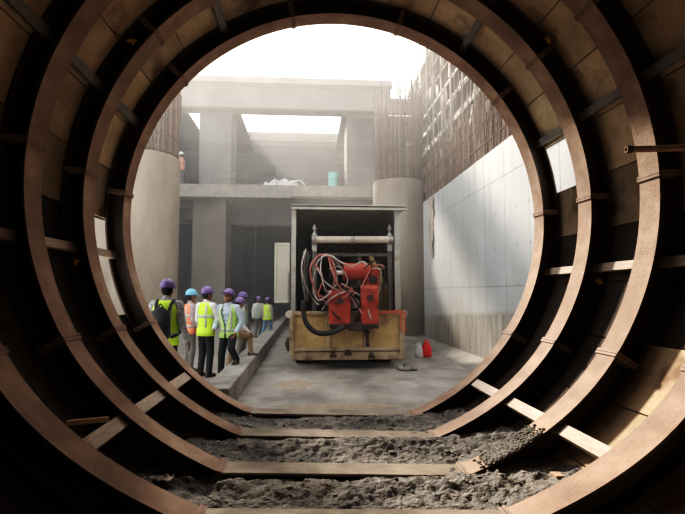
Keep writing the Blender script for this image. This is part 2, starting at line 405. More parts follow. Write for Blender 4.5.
# the lining: boards behind the ribs, plus a dark shell added behind to block light at the joints
HOLES = ((183, 207), (10, 20))
def lining(name, a0, a1, label):
    mb = MB(); bays = [(7.28, 5.97), (5.97, 4.78), (4.78, 3.62), (3.62, 2.43), (2.43, 1.0), (1.0, -.8), (-.8, -2.6)]
    for bi, (yb, ya) in enumerate(bays):
        step = 11.6; n = max(1, round((a1 - a0) / step))
        for k in range(n):
            b0 = a0 + (a1 - a0) * k / n; b1 = a0 + (a1 - a0) * (k + 1) / n; mid = (b0 + b1) / 2
            if bi == 0 and any(u < mid < v for u, v in HOLES): continue      # missing boards at the mouth
            e = .11
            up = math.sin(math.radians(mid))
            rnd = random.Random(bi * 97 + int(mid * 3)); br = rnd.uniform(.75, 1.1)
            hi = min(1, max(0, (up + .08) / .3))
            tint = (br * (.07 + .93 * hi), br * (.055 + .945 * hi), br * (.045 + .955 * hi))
            if -62 < mid < -26 and bi >= 2 or (bi == 2 and 0 < mid < 14): tint = (.95 * br, .95 * br, .95 * br)  # sunlit-side boards tinted pale, so the lit patch is partly in the colour
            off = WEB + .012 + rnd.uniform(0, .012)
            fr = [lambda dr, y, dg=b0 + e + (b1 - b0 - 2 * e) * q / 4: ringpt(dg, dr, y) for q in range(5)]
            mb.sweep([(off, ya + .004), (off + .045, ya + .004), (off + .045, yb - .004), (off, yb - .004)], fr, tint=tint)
    n = int((a1 - a0) / 6)
    for (yb, ya) in ((6.06, -2.6),):
        fr = [lambda dr, y, dg=a0 + (a1 - a0) * q / n: ringpt(dg, dr, y) for q in range(n + 1)]
        mb.sweep([(WEB + .075, ya), (WEB + .12, ya), (WEB + .12, yb), (WEB + .075, yb)], fr, tint=(.05, .045, .04))
    for k in range(n):
        b0 = a0 + (a1 - a0) * k / n; b1 = a0 + (a1 - a0) * (k + 1) / n
        if any(u < (b0 + b1) / 2 < v for u, v in HOLES): continue
        fr = [lambda dr, y, dg=d: ringpt(dg, dr, y) for d in (b0, b1)]
        mb.sweep([(WEB + .075, 6.06), (WEB + .12, 6.06), (WEB + .12, 7.28), (WEB + .075, 7.28)], fr, tint=(.05, .045, .04))
    return struct(mb, name, M['lining'], label)
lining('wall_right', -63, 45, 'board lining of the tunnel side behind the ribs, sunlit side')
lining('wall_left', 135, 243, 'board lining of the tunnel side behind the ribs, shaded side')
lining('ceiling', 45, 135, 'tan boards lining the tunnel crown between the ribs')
mb = MB(); mb.lathe([(.01, 0), (3.5, 0), (3.5, .15), (.01, .15)], (AX, -2.6, AZ), 40, rot=Matrix.Rotation(PI / 2, 3, 'X'))
struct(mb, 'wall_back', M['liningback'], 'dark end of the tunnel behind the viewer')

# muck on the invert
def muck_height(x, y):
    p = Vector((x * 1.3, y * 1.3, 0))
    h = .045 * noise.noise(p) + .032 * noise.noise(p * 3.1) + .026 * noise.noise(p * 8) + .022 * noise.noise(p * 17)
    xr = x - AX - .03
    side = max(0, abs(xr) - 1.0)
    h += .16 * min(side, 1.4)
    z = .065 + h - (.055 if y > 6.4 else .0)
    for yf in RING_Y:
        d = yf - FW / 2 - y
        if abs(xr) < 1.25:
            z += .045 * math.exp(-((d - .30) / .20) ** 2)
            if abs(d) < .19: z = min(z, .05 if yf > 7 else .10)
    return z
mb = MB(); nx, ny = 210, 400
x0, x1, y0, y1 = -2.0, 2.75, -2.5, 7.42
vs = []
for j in range(ny + 1):
    for i in range(nx + 1):
        x = x0 + (x1 - x0) * i / nx; y = y0 + (y1 - y0) * j / ny
        vs.append((x, y, muck_height(x, y)))
fs = [(j * (nx + 1) + i, j * (nx + 1) + i + 1, (j + 1) * (nx + 1) + i + 1, (j + 1) * (nx + 1) + i) for j in range(ny) for i in range(nx)]
mb.add(vs, fs); struct(mb, 'floor_muck', M['muck'], 'lumpy wet grey muck covering the tunnel invert', smooth=True)
# loose stones in the muck
mb = MB(); rn = random.Random(3)
for k in range(1100):
    y = rn.uniform(2.9, 7.1); x = rn.uniform(-1.75, 2.45)
    if rn.random() < .55: x = rn.choice((rn.uniform(-1.75, -.7), rn.uniform(1.2, 2.45)))
    if any(abs(y - (yf - FW / 2)) < .2 for yf in RING_Y): continue
    s_ = rn.choice((.008, .010, .013, .018, .026)) * rn.uniform(.7, 1.3)
    t = rn.uniform(.8, 1.7)
    q = Matrix.Rotation(rn.uniform(0, 6), 3, 'Z') @ Matrix.Rotation(rn.uniform(-.5, .5), 3, 'X')
    mb.ball((x, y, muck_height(x, y) + s_ * .15), (s_ * rn.uniform(1., 1.7), s_, s_ * rn.uniform(.3, .5)), 6, q, (t, t * .97, t * .92))
tag(mb.build('rubble', M['stone']), 'loose stone chips scattered over the muck', 'rubble', None, 'stuff')
# dirt lying on the lower flange of the third rib
mb = MB(); yc = RING_Y[2] - FW / 2; rn = random.Random(5)
for k in range(900):
    dg = rn.triangular(-65, -51, -59); y = yc + rn.uniform(-.14, .14)
    s_ = rn.uniform(.005, .017); t = rn.uniform(.5, 1.3)
    p = ringpt(dg, -s_ * .4, y)
    mb.ball(p, (s_ * 1.4, s_ * 1.2, s_ * .8), 6, Matrix.Rotation(rn.uniform(0, 6), 3, 'Z'), (t, t, t))
tag(mb.build('dirt', M['stone']), 'dark dirt heaped on the lower flange of the third rib', 'dirt', None, 'stuff')

# bits left about the tunnel
def board(p0, p1, w, h, label, m='timber', name='timber_offcut', cat='timber', up=(0, 0, 1)):
    mb = MB(); mb.bar(p0, p1, w, h, up); o = mb.build(name, M[m], None, bevel=.004, origin=p0); return tag(o, label, cat)
board(at(66, 423, 3.95), at(109, 419, 4.1), .05, .035, 'thin timber slat leaning across the dark gap beside the wide lower strut')
p = at(553, 482, 4.3)
board(p + Vector((0, 0, .02)), p + Vector((.42, .03, .0)), .11, .10, 'short square timber block lying in the muck beside the closest rib')
# crumpled paper
mb = MB(); c = at(158, 480, 4.35); c.z = muck_height(c.x, c.y) + .03; rn = random.Random(11)
g = {}
for i in range(9):
    for j in range(6):
        g[i, j] = len(mb.v) + i * 6 + j
vs = [(c.x + (i - 4) * .03 + rn.uniform(-.006, .006), c.y + (j - 2.5) * .025, c.z + rn.uniform(-.018, .022)) for i in range(9) for j in range(6)]
mb.add(vs, [(i * 6 + j, (i + 1) * 6 + j, (i + 1) * 6 + j + 1, i * 6 + j + 1) for i in range(8) for j in range(5)])
tag(mb.build('paper_scrap', M['paper'], None, origin=c), 'crumpled pale paper scrap on the muck between the third and closest ribs', 'paper')
# yellow lashings between second and third rib
YL = [((75, 262), 'yellow plastic knot hanging below the strut on the shaded tunnel side', -1),
      ((600, 282), 'yellow plastic knot hanging below the strut on the sunlit tunnel side', 1),
      ((549, 40), 'yellow plastic knot tied to a dark wire high in the sunlit-side lining', 1),
      ((132, 41), 'yellow plastic knot on the dark web of the shaded upper rib', -1)]
for (q, lab, sg) in YL:
    c = at(q[0], q[1], 5.80)
    t = thing('plastic_knot', lab, 'plastic scrap', c, 0, 'yellow plastic knots tied between the ribs')
    mb = MB(); rn = random.Random(int(q[0]))
    for k in range(5):
        a = k * 1.25 + rn.random(); l = rn.uniform(.035, .065)
        mb.ball((l * .5 * math.cos(a), rn.uniform(-.02, .02), l * .5 * math.sin(a)), (l * .6, .02, .016), 8, Matrix.Rotation(-a, 3, 'Y'))
    mb.build('knot', M['yellow'], t, smooth=True)
    mb = MB(); mb.tube([(0, 0, 0), (sg * .12, -.1, .02), (sg * .28, -.42, .07)], .006, 5)
    mb.build('wire', M['wire'], t)
# rusty pipe poking out of the lining
c = at(626, 149.5, 4.25)
t = thing('steel_pipe', 'rusty open-ended steel pipe poking out of the lining in front of the third rib', 'pipe', c)
mb = MB(); n = 14; L_ = at(705, 147.5, 4.25) - c; L_ = L_ * 1.0
dx = L_.normalized(); y_ = Vector((0, 1, 0)); z_ = dx.cross(y_)
vs = []
for (l, r) in ((0, .021), (0, .029), (L_.length, .029), (L_.length, .021)):
    for k in range(n):
        a = 2 * PI * k / n; vs.append(dx * l + y_ * r * math.cos(a) + z_ * r * math.sin(a))
fs = [(j * n + k, j * n + (k + 1) % n, ((j + 1) % 4) * n + (k + 1) % n, ((j + 1) % 4) * n + k) for j in range(4) for k in range(n)]
mb.add(vs, fs); mb.build('tube', M['rust'], t)
mb = MB(); mb.cone(dx * .0, dx * .05, .034, .034, 14, False); mb.build('collar', M['rust_dark'], t)
# little clips hanging under the mouth rib
for q, lab in (((361, 34), 'small dark clip hanging from the mouth rib against the white sky'), ((391, 40), 'tiny dark clip on the mouth rib beside the scaffold'),
               ((183, 89), 'tiny dark clip on the shaded upper edge of the mouth rib')):
    c = at(q[0], q[1], RING_Y[0] - .02); mb = MB()
    mb.cone((0, 0, .10), (0, 0, 0), .012, .012, 6); mb.ball((0, 0, -.01), (.05, .03, .035), 8); mb.box((0, 0, .05), (.03, .03, .05))
    tag(mb.build('hanging_clip', M['rust_dark'], None, origin=c), lab, 'clip', 'clips hanging from the mouth rib')
# bolt plates stuck to the crown lining
for q, Y, lab in (((86, 58), 5.3, 'square rusty bolt plate on the tan lining above the shaded strut'), ((573, 52), 5.3, 'dark bolt plate on the tan lining beside the yellow knot'),
                  ((162, 53), 6.6, 'rusty bracket on the tan lining by the mouth rib')):
    c = at(q[0], q[1], Y); v = Vector((c.x - AX, 0, c.z - AZ)); v.normalize(); pc = Vector((AX, Y, AZ)) + v * (R + WEB + .0)
    mb = MB(); mb.bar(-v * .03, v * .02, .12, .12, (0, 1, 0)); mb.cone(-v * .07, v * .0, .03, .03, 8)
    tag(mb.build('bolt_plate', M['rust_dark'], None, bevel=.004, origin=pc), lab, 'plate')

# ================================================================== OUTSIDE: ground
mb = MB(); mb.span((-14, 7.42, -.4), (12, 40, 0)); struct(mb, 'floor', M['road'], 'wet grey concrete road outside the tunnel mouth')
KX0, KX1, KZ = -1.53, -1.12, .36
mb = MB(); mb.span((-13, 7.5, 0), (KX0, 33.9, .06)); struct(mb, 'floor_walkway', M['walk'], 'dusty concrete walkway behind the kerb')
mb = MB(); mb.span((KX0, 7.5, 0), (KX1, 30, KZ)); struct(mb, 'trim_kerb', M['kerb'], 'long raised concrete kerb beside the road', bevel=.02)
# sand strips
def patch(cx, cy, rx, ry, label, seed):
    mb = MB(); n = 40; vs = [(cx, cy, .012)]
    for k in range(n):
        a = 2 * PI * k / n; w = 1 + .35 * noise.noise(Vector((math.cos(a) * 2 + seed, math.sin(a) * 2, 0)))
        vs.append((cx + rx * w * math.cos(a) * .5, cy + ry * w * math.sin(a) * .5, .010))
    for k in range(n):
        a = 2 * PI * k / n; w = 1 + .35 * noise.noise(Vector((math.cos(a) * 2 + seed, math.sin(a) * 2, 0)))
        vs.append((cx + rx * w * math.cos(a), cy + ry * w * math.sin(a), .001))
    fs = [(0, 1 + k, 1 + (k + 1) % n) for k in range(n)] + [(1 + k, 1 + n + k, 1 + n + (k + 1) % n, 1 + (k + 1) % n) for k in range(n)]
    mb.add(vs, fs); tag(mb.build('sand', M['sand'], None, True), label, 'sand', None, 'stuff')
patch(-.25, 9.7, .38, .55, 'pale sand patch on the road near the kerb', 3)
patch(.55, 7.85, 1.0, .22, 'brown sand strip along the road edge at the tunnel mouth', 8)
# piers
def pier(px, Y, r, top, label, bars, btop, rebars_label):
    x = at(px, 290, Y).x
    mb = MB(); mb.lathe([(r, 0), (r, 2.2), (r * 1.004, 2.21), (r, 2.22), (r, top - .02), (r - .02, top)], (x, Y, 0), 48)
    struct(mb, 'pillar', M['conc'], label, smooth=False)
    o = thing('rebar_cage', rebars_label, 'rebar cage', (x, Y, top), 0, 'rebar cages standing on round piers')
    rn = random.Random(int(px))
    for k in range(bars):
        a = 2 * PI * k / bars; rr = r - .07
        mb = MB(); l = btop - top + rn.uniform(-.35, .25)
        ex, ey = rn.uniform(-.06, .06), rn.uniform(-.06, .06)
        mb.tube([(rr * math.cos(a), rr * math.sin(a), -.02), (rr * math.cos(a) + ex * .3, rr * math.sin(a) + ey * .3, l * .5), (rr * math.cos(a) + ex, rr * math.sin(a) + ey, l)], .023, 5, 2)
        mb.build('bar', M['rebar'] if rn.random() < .75 else M['rebar2'], o)
    for zh in (.08, .5, 1.1, 1.7, 2.3):
        if zh > btop - top: break
        mb = MB(); mb.tube([((r - .06) * math.cos(2 * PI * k / 32), (r - .06) * math.sin(2 * PI * k / 32), zh) for k in range(33)], .022 if zh < .3 else .014, 5, 0)
        mb.build('hoop', M['rebar'], o)
pier(135, 14, 1.1, 5.45, 'round concrete pier by the walkway, nearer and cut by the ribs', 64, 7.6, 'tall faint rebar cage on the pier above the walkway')
pier(399, 21, 1.08, 6.42, 'round concrete pier behind the truck', 64, 10.4, 'tall brown rebar cage on the pier behind the truck')

# retaining wall
WX = 4.33
mb = MB(); mb.span((WX, 7.6, 0), (WX + .5, 18.3, 5.1)); struct(mb, 'wall_formed', M['formed'], 'pale formed concrete retaining wall with tie holes')
mb = MB(); mb.span((5.3, 18.3, 0), (5.8, 33.8, 5.1)); struct(mb, 'wall_far', M['conc2'], 'older wall continuing behind the round pier')
mb = MB(); mb.span((7.6, 7.6, 0), (8.0, 34, 13.5)); struct(mb, 'wall_cut', M['form'], 'brown excavation face behind the scaffold')
# a step of spilled mortar at the foot of the wall
mb = MB(); mb.add([(WX, 8, .16), (WX, 18, .12), (WX - .55, 18, .0), (WX - .75, 8, .0)], [(0, 1, 2, 3)]); struct(mb, 'trim_fillet', M['walk'], 'thin mortar fillet at the wall foot')

# starter bars
o = thing('starter_bars', 'dense row of rusty starter bars standing on the retaining wall', 'rebar', (WX, 8, 5.1))
rn = random.Random(21); stuff = MB()
for k in range(420):
    y = 8.6 + 9.6 * k / 420 + rn.uniform(-.02, .02); x = WX + rn.choice((.06, .42, .25)); l = 1.7 + rn.uniform(-.4, .25)
    tgt = MB() if (k % 5 == 0) else stuff
    lean = rn.uniform(-.08, .08)
    tgt.tube([(x - WX, y - 8, -.05), (x - WX + rn.uniform(-.05, .05), y - 8 + lean, l)], .013, 4, 0)
    if tgt is not stuff: tgt.build('bar', M['rebar'] if rn.random() < .7 else M['rebar2'], o)
b = stuff.build('bar', M['rebar'], o); b['kind'] = 'stuff'
for zz in (.35, .9, 1.4):
    mb = MB(); mb.tube([(.05, .6, zz), (.05, 10.2, zz)], .012, 5, 0); mb.build('tie_bar', M['rebar'], o)

# scaffold and formwork behind the wall
o = thing('scaffold', 'tall cluttered scaffold with formwork panels above the retaining wall', 'scaffold', (6, 12, 5.0))
rn = random.Random(31)
ys = [0.5 + 1.3 * k for k in range(11)]
for k, y in enumerate(ys):
    for xx in (-.7, .5):
        mb = MB(); mb.tube([(xx, y, -5), (xx + rn.uniform(-.05, .05), y, 8.2 + rn.uniform(-.8, .5))], .035, 6, 0); mb.build('standard', M['tube'], o)
for zz in [0.4 + .85 * k for k in range(9)]:
    for xx in (-.7, .5):
        mb = MB(); mb.tube([(xx, 0, zz), (xx, 14, zz)], .03, 6, 0); mb.build('ledger', M['tube'], o)
    mb = MB()
    mb.span((-.65, 0, zz + .04), (-.2, 14, zz + .08), (.6, .57, .54)); mb.build('plank', M['form'], o)
for k in range(96):
    y = rn.uniform(0, 13.5); zz = .45 + .85 * rn.randrange(9); h = rn.uniform(.25, .8); w = rn.choice((.06, .09, .14, .22, .4))
    t = rn.choice((.3, .45, .7, 1.0, 1.4)); mb = MB()
    mb.box((rn.uniform(-.8, -.55), y, zz + h / 2 + .05), (.03, w, h), Matrix.Rotation(rn.uniform(-.45, .45), 3, 'X'), (t, t * .96, t * .92))
    mb.build('formwork_panel', M['form'], o)
for k in range(98):
    y = rn.uniform(0, 13.5); zz = rn.uniform(.3, 7.5); mb = MB()
    mb.tube([(-.8, y, zz), (-.8 + rn.uniform(-.1, .1), y + rn.uniform(-.3, .3), zz + rn.uniform(.5, 1.4))], .022, 5, 0); mb.build('prop', M['rebar2'], o)

# rag on the wall
mb = MB(); a = at(432, 212, 16.6)
rn = random.Random(2); n = 14
vs = []
for i in range(n + 1):
    z = 5.05 - 2.1 * i / n; w = .26 * (1 - .55 * i / n) + .03 * math.sin(i * 2.1)
    for j in range(5): vs.append((WX - .03 - .025 * math.sin(j * 2.2 + i * .7), 17.0 + (j - 2) * w * .7 + .03 * math.sin(i * 1.3), z))
mb.add(vs, [(i * 5 + j, i * 5 + j + 1, (i + 1) * 5 + j + 1, (i + 1) * 5 + j) for i in range(n) for j in range(4)])
tag(mb.build('hanging_rag', M['rag'], None, True), 'dark ragged cloth hanging down the far end of the pale wall', 'rag')

# ================================================================== station structure
DY = 24.0
def zz(py, Y): return at(307, py, Y).z
def xx(px, Y): return at(px, 292, Y).x
zt, zb = zz(185.5, DY), zz(198, DY)
mb = MB(); mb.span((-13, DY, zb), (xx(378, DY), 33.9, zt)); struct(mb, 'floor_deck', M['deckedge'], 'rough concrete edge of the mid-level deck')
# transverse beams and columns below the deck
mb = MB(); mb.span((xx(236, 28), 27.7, zz(226, 28)), (xx(378, 28), 28.5, zb)); struct(mb, 'beam_lower', M['conc2'], 'pale cross beam under the deck')
mb = MB(); mb.span((xx(193, 25), 24.6, 0), (xx(226, 25), 26.4, zb)); struct(mb, 'column_lower', M['conc4'], 'square column under the deck')
mb = MB(); mb.span((xx(176, 28), 27.7, zz(222, 28)), (xx(195, 28), 28.5, zb)); struct(mb, 'beam_side', M['conc4'], 'dim cross beam beside the square column')
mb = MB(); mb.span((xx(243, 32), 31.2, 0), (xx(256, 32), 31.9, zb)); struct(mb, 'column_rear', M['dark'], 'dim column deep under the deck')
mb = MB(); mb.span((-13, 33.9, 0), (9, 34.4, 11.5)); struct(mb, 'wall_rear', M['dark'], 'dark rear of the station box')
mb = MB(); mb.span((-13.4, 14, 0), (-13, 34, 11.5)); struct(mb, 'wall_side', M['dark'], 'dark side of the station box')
# upper storey columns
mb = MB(); mb.span((xx(196, 24.6), 24.6, zt), (xx(229, 24.6), 26.4, zz(100, 24.6))); struct(mb, 'column_upper', M['conc3'], 'square column standing on the deck', bevel=.03)
mb = MB(); mb.span((xx(347, 25), 25, zt), (xx(376, 25), 27, zz(100, 25))); mb.span((xx(354, 24.6), 24.5, zz(118, 24.6)), (xx(380, 24.6), 25.5, zz(99, 24.6))); struct(mb, 'column_upper.001', M['conc3'], 'square column on the deck beside the brown rebar cage', bevel=.03)
# roof: front beam, longitudinal slabs, rear beam, curtain wall
z1, z0 = zz(81, DY), zz(109, DY)
mb = MB(); mb.span((-13, DY, z0), (xx(392, DY), DY + 1.0, z1)); mb.span((-13, DY - .5, z1 - .36), (xx(392, DY), DY, z1 - .16)); mb.span((-13, DY - .3, z1 - .1), (xx(392, DY), DY + 1, z1 + .02)); struct(mb, 'beam_roof', M['conc3'], 'long concrete roof beam with a ledge')
RY = 32.0
mb = MB(); mb.span((-13, DY + 1, z0 + .9), (6, DY + 3, z0 + 1.05)); struct(mb, 'slab_roof', M['conc3'], 'added strip behind the roof beam, blocking sun from the retaining wall')  # strip added to keep a stripe of sun off the retaining wall
for i, (a, b) in enumerate(((-13, xx(178, DY)), (xx(199, DY), xx(235, DY)), (xx(343, DY), 6.0))):
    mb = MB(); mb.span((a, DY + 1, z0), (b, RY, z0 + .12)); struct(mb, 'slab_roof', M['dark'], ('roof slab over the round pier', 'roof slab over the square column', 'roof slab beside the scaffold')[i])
mb = MB(); zr0, zr1 = zz(141, RY), zz(129, RY)
for k in range(3):
    h = (zr1 - zr0) / 3; mb.span((-13, RY - .25 * (2 - k) * 0 + k * .25, zr0 + h * k), (6, RY + .6, zr0 + h * k + h * .62))
struct(mb, 'beam_rear', M['conc3'], 'stepped pale beam at the rear of the roof opening')
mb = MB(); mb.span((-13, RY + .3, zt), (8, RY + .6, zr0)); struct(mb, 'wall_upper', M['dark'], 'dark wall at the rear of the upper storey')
# things on the roof
o = thing('roof_railing', 'faint broken railing and bars along the roof beam', 'railing', (xx(320, DY), DY, z1))
rn = random.Random(4)
for k in range(9):
    mb = MB(); x = -.4 + k * .42; mb.tube([(x, .3, 0), (x + rn.uniform(-.05, .05), .3, rn.uniform(.12, .3))], .025, 5, 0); mb.build('post', M['rail'], o)
mb = MB(); mb.tube([(-.5, .3, .2), (1, .3, .26), (2.2, .3, .16), (3.1, .3, .24)], .03, 5); mb.build('rail', M['rail'], o)
# deck railing
o = thing('deck_railing', 'thin steel railing along the mid-level deck', 'railing', (xx(176, DY), DY + .15, zt))
W_ = xx(372, DY) - xx(176, DY)
for k in range(7):
    mb = MB(); mb.tube([(W_ * k / 6, 0, 0), (W_ * k / 6, 0, 1.05)], .02, 6, 0); mb.build('post', M['rail'], o)
for z in (.35, .7, 1.03):
    mb = MB(); mb.tube([(0, 0, z), (W_ * .35, 0, z - .03), (W_ * .7, 0, z + .02), (W_, 0, z)], .014, 5); mb.build('rail', M['rail'], o)
# covered machine, teal drum, timber edge
o = thing('covered_machine', 'pale tarpaulin-covered machine lying on the deck behind the railing', 'machine', (xx(281, 25.2), 25.2, zt))
mb = MB(); vs = []
for i in range(13):
    for j in range(5):
        u = i / 12 * 2 - 1; v = j / 4 * 2 - 1
        vs.append((u * 1.0, v * .4, max(.03, (.56 - .3 * abs(u) ** 2 + .1 * math.sin(i * 2.1)) * (1 - .6 * v * v)) if abs(u) < 1 and abs(v) < 1 else .02))
mb.add(vs, [(i * 5 + j, (i + 1) * 5 + j, (i + 1) * 5 + j + 1, i * 5 + j + 1) for i in range(12) for j in range(4)]); mb.build('tarpaulin', M['tarp'], o, smooth=True)
mb = MB(); mb.tube([(.5, -.3, .3), (.9, -.35, .42), (1.15, -.3, .2), (1.0, -.3, .02)], .04, 6); mb.build('hose', M['tarp'], o, smooth=True)
o = thing('drum', 'small teal drum standing on the deck behind the railing', 'drum', (xx(333, 25), 25, zt))
mb = MB(); mb.lathe([(.22, 0), (.24, .02), (.24, .26), (.255, .28), (.24, .30), (.24, .56), (.255, .58), (.24, .60), (.24, .86), (.22, .88)], n=18); mb.build('barrel', M['teal'], o, smooth=False)
mb = MB(); mb.cone((.1, 0, .88), (.1, 0, .92), .04, .04, 8); mb.build('cap', M['steel'], o)
mb = MB(); mb.span((xx(291, DY), DY - .35, zz(200.5, DY)), (xx(376, DY), DY - .01, zb - .002)); mb.span((xx(291, DY), DY - .34, zb - .01), (xx(376, DY), DY - .30, zb + .02))
tag(mb.build('formwork_board', M['rust_dark'], None, bevel=.01), 'brown formwork board fixed along the lower edge of the deck', 'board')

# ================================================================== TRUCK
TY = 11.6
def tp(px, py, Y=TY): return at(px, py, Y)
xl, xr_ = tp(291, 300).x, tp(403, 300).x
zt_, zg1, zg0, zbm = tp(340, 206).z, tp(340, 312).z, tp(340, 350).z, tp(340, 360).z
tc_ = (xl + xr_) / 2
o = thing('truck', 'box truck parked with its open rear and tan tailgate facing the tunnel', 'truck', (tc_, TY, 0))
hw = (xr_ - xl) / 2
def loc(px, py, Y=TY):
    p = tp(px, py, Y); return Vector((p.x - tc_, p.y - TY, p.z))
L5 = 4.6
mb = MB(); mb.span((-hw, .35, zg1 - .15), (-hw + .06, L5, zt_)); mb.span((-hw - .01, .33, zg1 - .15), (-hw + .10, .42, zt_)); mb.build('side_panel', M['boxbody'], o, bevel=.008)
mb = MB(); mb.span((hw - .06, .35, zg1 - .15), (hw, L5, zt_)); mb.span((hw - .13, .33, zg1 - .15), (hw + .01, .42, zt_)); mb.build('side_panel', M['boxbody'], o, bevel=.008)
mb = MB()
mb.span((-hw - .02, .2, zt_), (hw + .14, L5, zt_ + .05)); mb.span((-hw - .02, .2, zt_ - .05), (hw + .16, .30, zt_ + .06)); mb.build('box_roof', M['boxbody'], o, bevel=.008)
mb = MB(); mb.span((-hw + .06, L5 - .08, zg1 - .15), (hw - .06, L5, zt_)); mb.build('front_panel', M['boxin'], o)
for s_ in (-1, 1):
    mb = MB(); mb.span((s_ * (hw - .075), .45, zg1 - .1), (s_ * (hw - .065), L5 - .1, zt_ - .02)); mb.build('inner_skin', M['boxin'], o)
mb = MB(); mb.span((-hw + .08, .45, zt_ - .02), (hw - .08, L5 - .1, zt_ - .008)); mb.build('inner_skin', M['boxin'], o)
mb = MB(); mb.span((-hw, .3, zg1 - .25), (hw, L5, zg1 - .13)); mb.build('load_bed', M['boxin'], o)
# tailgate
g = MB(); g.span((-hw + .02, .02, zg0), (hw - .02, .06, zg1)); tg = g.build('tailgate', M['tan'], o)
for (a, b) in ((-hw - .03, -hw + .09), (hw - .10, hw + .03)):
    m_ = MB(); m_.span((a, -.04, zg0 - .1), (b, .10, zg1 + .02)); m_.build('frame', M['tanframe'], tg, bevel=.01)
m_ = MB(); m_.span((-hw + .09, -.04, zg1 - .06), (hw - .1, .08, zg1 + .02)); m_.build('frame', M['tanframe'], tg, bevel=.01)
m_ = MB(); m_.span((-hw + .09, -.04, zg0 - .02), (hw - .1, .08, zg0 + .06)); m_.build('frame', M['tanframe'], tg, bevel=.01)
for px in (328, 365.5):
    x = loc(px, 330).x; m_ = MB(); m_.span((x - .045, -.04, zg0 + .06), (x + .045, .06, zg1 - .06)); m_.build('frame', M['tanframe'], tg, bevel=.01)
for px, py in ((333, 354), (348, 352), (371, 355)):
    p = loc(px, py); m_ = MB(); m_.box((p.x, -.07, p.z), (.10, .07, .12)); m_.cone((p.x - .08, -.1, p.z - .03), (p.x + .08, -.1, p.z - .03), .035, .035, 8); m_.build('latch', M['rust_dark'], tg, bevel=.008)
m_ = MB(); p = loc(367, 340); m_.span((p.x - .035, -.08, zg0 + .08), (p.x + .035, -.03, zg0 + .45)); m_.ball((p.x, -.08, zg0 + .14), .05, 8); m_.ball((p.x, -.08, zg0 + .40), .05, 8); m_.build('latch', M['rust_dark'], tg, bevel=.006)
mb = MB(); mb.span((-hw + .02, -.02, zbm), (hw - .0, .16, zg0 - .04)); mb.build('bumper', M['tanframe'], o, bevel=.015)
for s_ in (-1, 1):
    mb = MB(); x = s_ * (hw + .03); mb.cone((x - .02, -.03, zg1 - .05), (x + .02, .1, zg1 - .05), .085, .085, 12); mb.build('lamp', M['paleroll'] if s_ < 0 else M['steel'], o)
mb = MB(); x = -hw - .03; mb.tube([(x, .05, zg0 + .28), (x - .05, .02, zg0 + .14), (x, .05, zg0 + .0)], .05, 8); mb.build('mud_flap_bracket', M['rust_dark'], o, smooth=True)
mb = MB(); 
for s_ in (-1, 1): mb.span((s_ * .45 - .06, .2, .5), (s_ * .45 + .06, 6.2, .75))
mb.build('chassis', M['black'], o)
for wy in (1.2, 2.5):
    for s_ in (-1, 1):
        for dx_ in (0, .34):
            w = MB(); x = s_ * (hw - .22 - dx_)
            w.lathe([(.20, -.14), (.44, -.14), (.50, -.10), (.50, .10), (.44, .14), (.20, .14)], (0, 0, 0), 28, rot=Matrix.Rotation(PI / 2, 3, 'Y'))
            w.v = [v + Vector((x, wy, .5)) for v in w.v]
            wo = w.build('wheel', M['black'], o)
            hmb = MB(); hmb.cone((x - .13, wy, .5), (x + .13, wy, .5), .2, .2, 16); hmb.build('hub', M['tanframe'], wo)
mb = MB(); mb.span((-hw + .1, 5.1, .55), (hw - .1, 6.6, 3.0)); mb.build('cab', M['boxbody'], o, bevel=.1)
for s_ in (-1, 1):
    w = MB(); x = s_ * (hw - .2)
    w.lathe([(.20, -.14), (.44, -.14), (.50, -.10), (.50, .10), (.44, .14), (.20, .14)], (0, 0, 0), 28, rot=Matrix.Rotation(PI / 2, 3, 'Y'))
    w.v = [v + Vector((x, 5.8, .5)) for v in w.v]; w.build('wheel', M['black'], o)
# red edge strips on the right of the tailgate
mb = MB(); p0, p1 = loc(379, 311), loc(405, 311)
mb.span((p0.x, -.06, p0.z - .05), (p1.x, -.03, p0.z - .02)); mb.span((p0.x + .06, -.06, p0.z + .0), (p1.x - .05, -.02, p0.z + .025)); mb.span((p1.x - .03, -.05, p0.z - .50), (p1.x - .0, -.01, p0.z - .02)); mb.span((p1.x - .11, -.05, p0.z - .45), (p1.x - .08, -.01, p0.z - .02))
mb.build('marker_strip', M['orange'], o)
# open side door, seen as a pale panel beside the box
mb = MB(); a, b = loc(275.5, 244, 13.0), loc(289.5, 302, 13.0)
mb.span((a.x, a.y, b.z), (b.x, a.y + .05, a.z)); mb.span((a.x - .02, a.y - .02, b.z - .03), (a.x + .03, a.y + .07, a.z + .03)); mb.span((a.x, a.y - .02, a.z - .03), (b.x, a.y + .07, a.z + .03)); mb.span((a.x, a.y - .02, b.z - .03), (b.x, a.y + .07, b.z + .03))
d_ = mb.build('side_door', M['sign'], o, bevel=.008)
mb = MB(); mb.span((b.x - .05, a.y - .03, b.z), (b.x - .01, a.y - .0, b.z + .75)); mb.build('door_bar', M['steel'], d_)
mb = MB(); mb.bar((b.x, a.y + .02, a.z - .2), (-hw, a.y + .02, a.z - .2), .05, .05); mb.bar((b.x, a.y + .02, b.z + .2), (-hw, a.y + .02, b.z + .2), .05, .05); mb.build('hinge_arm', M['steel'], d_)

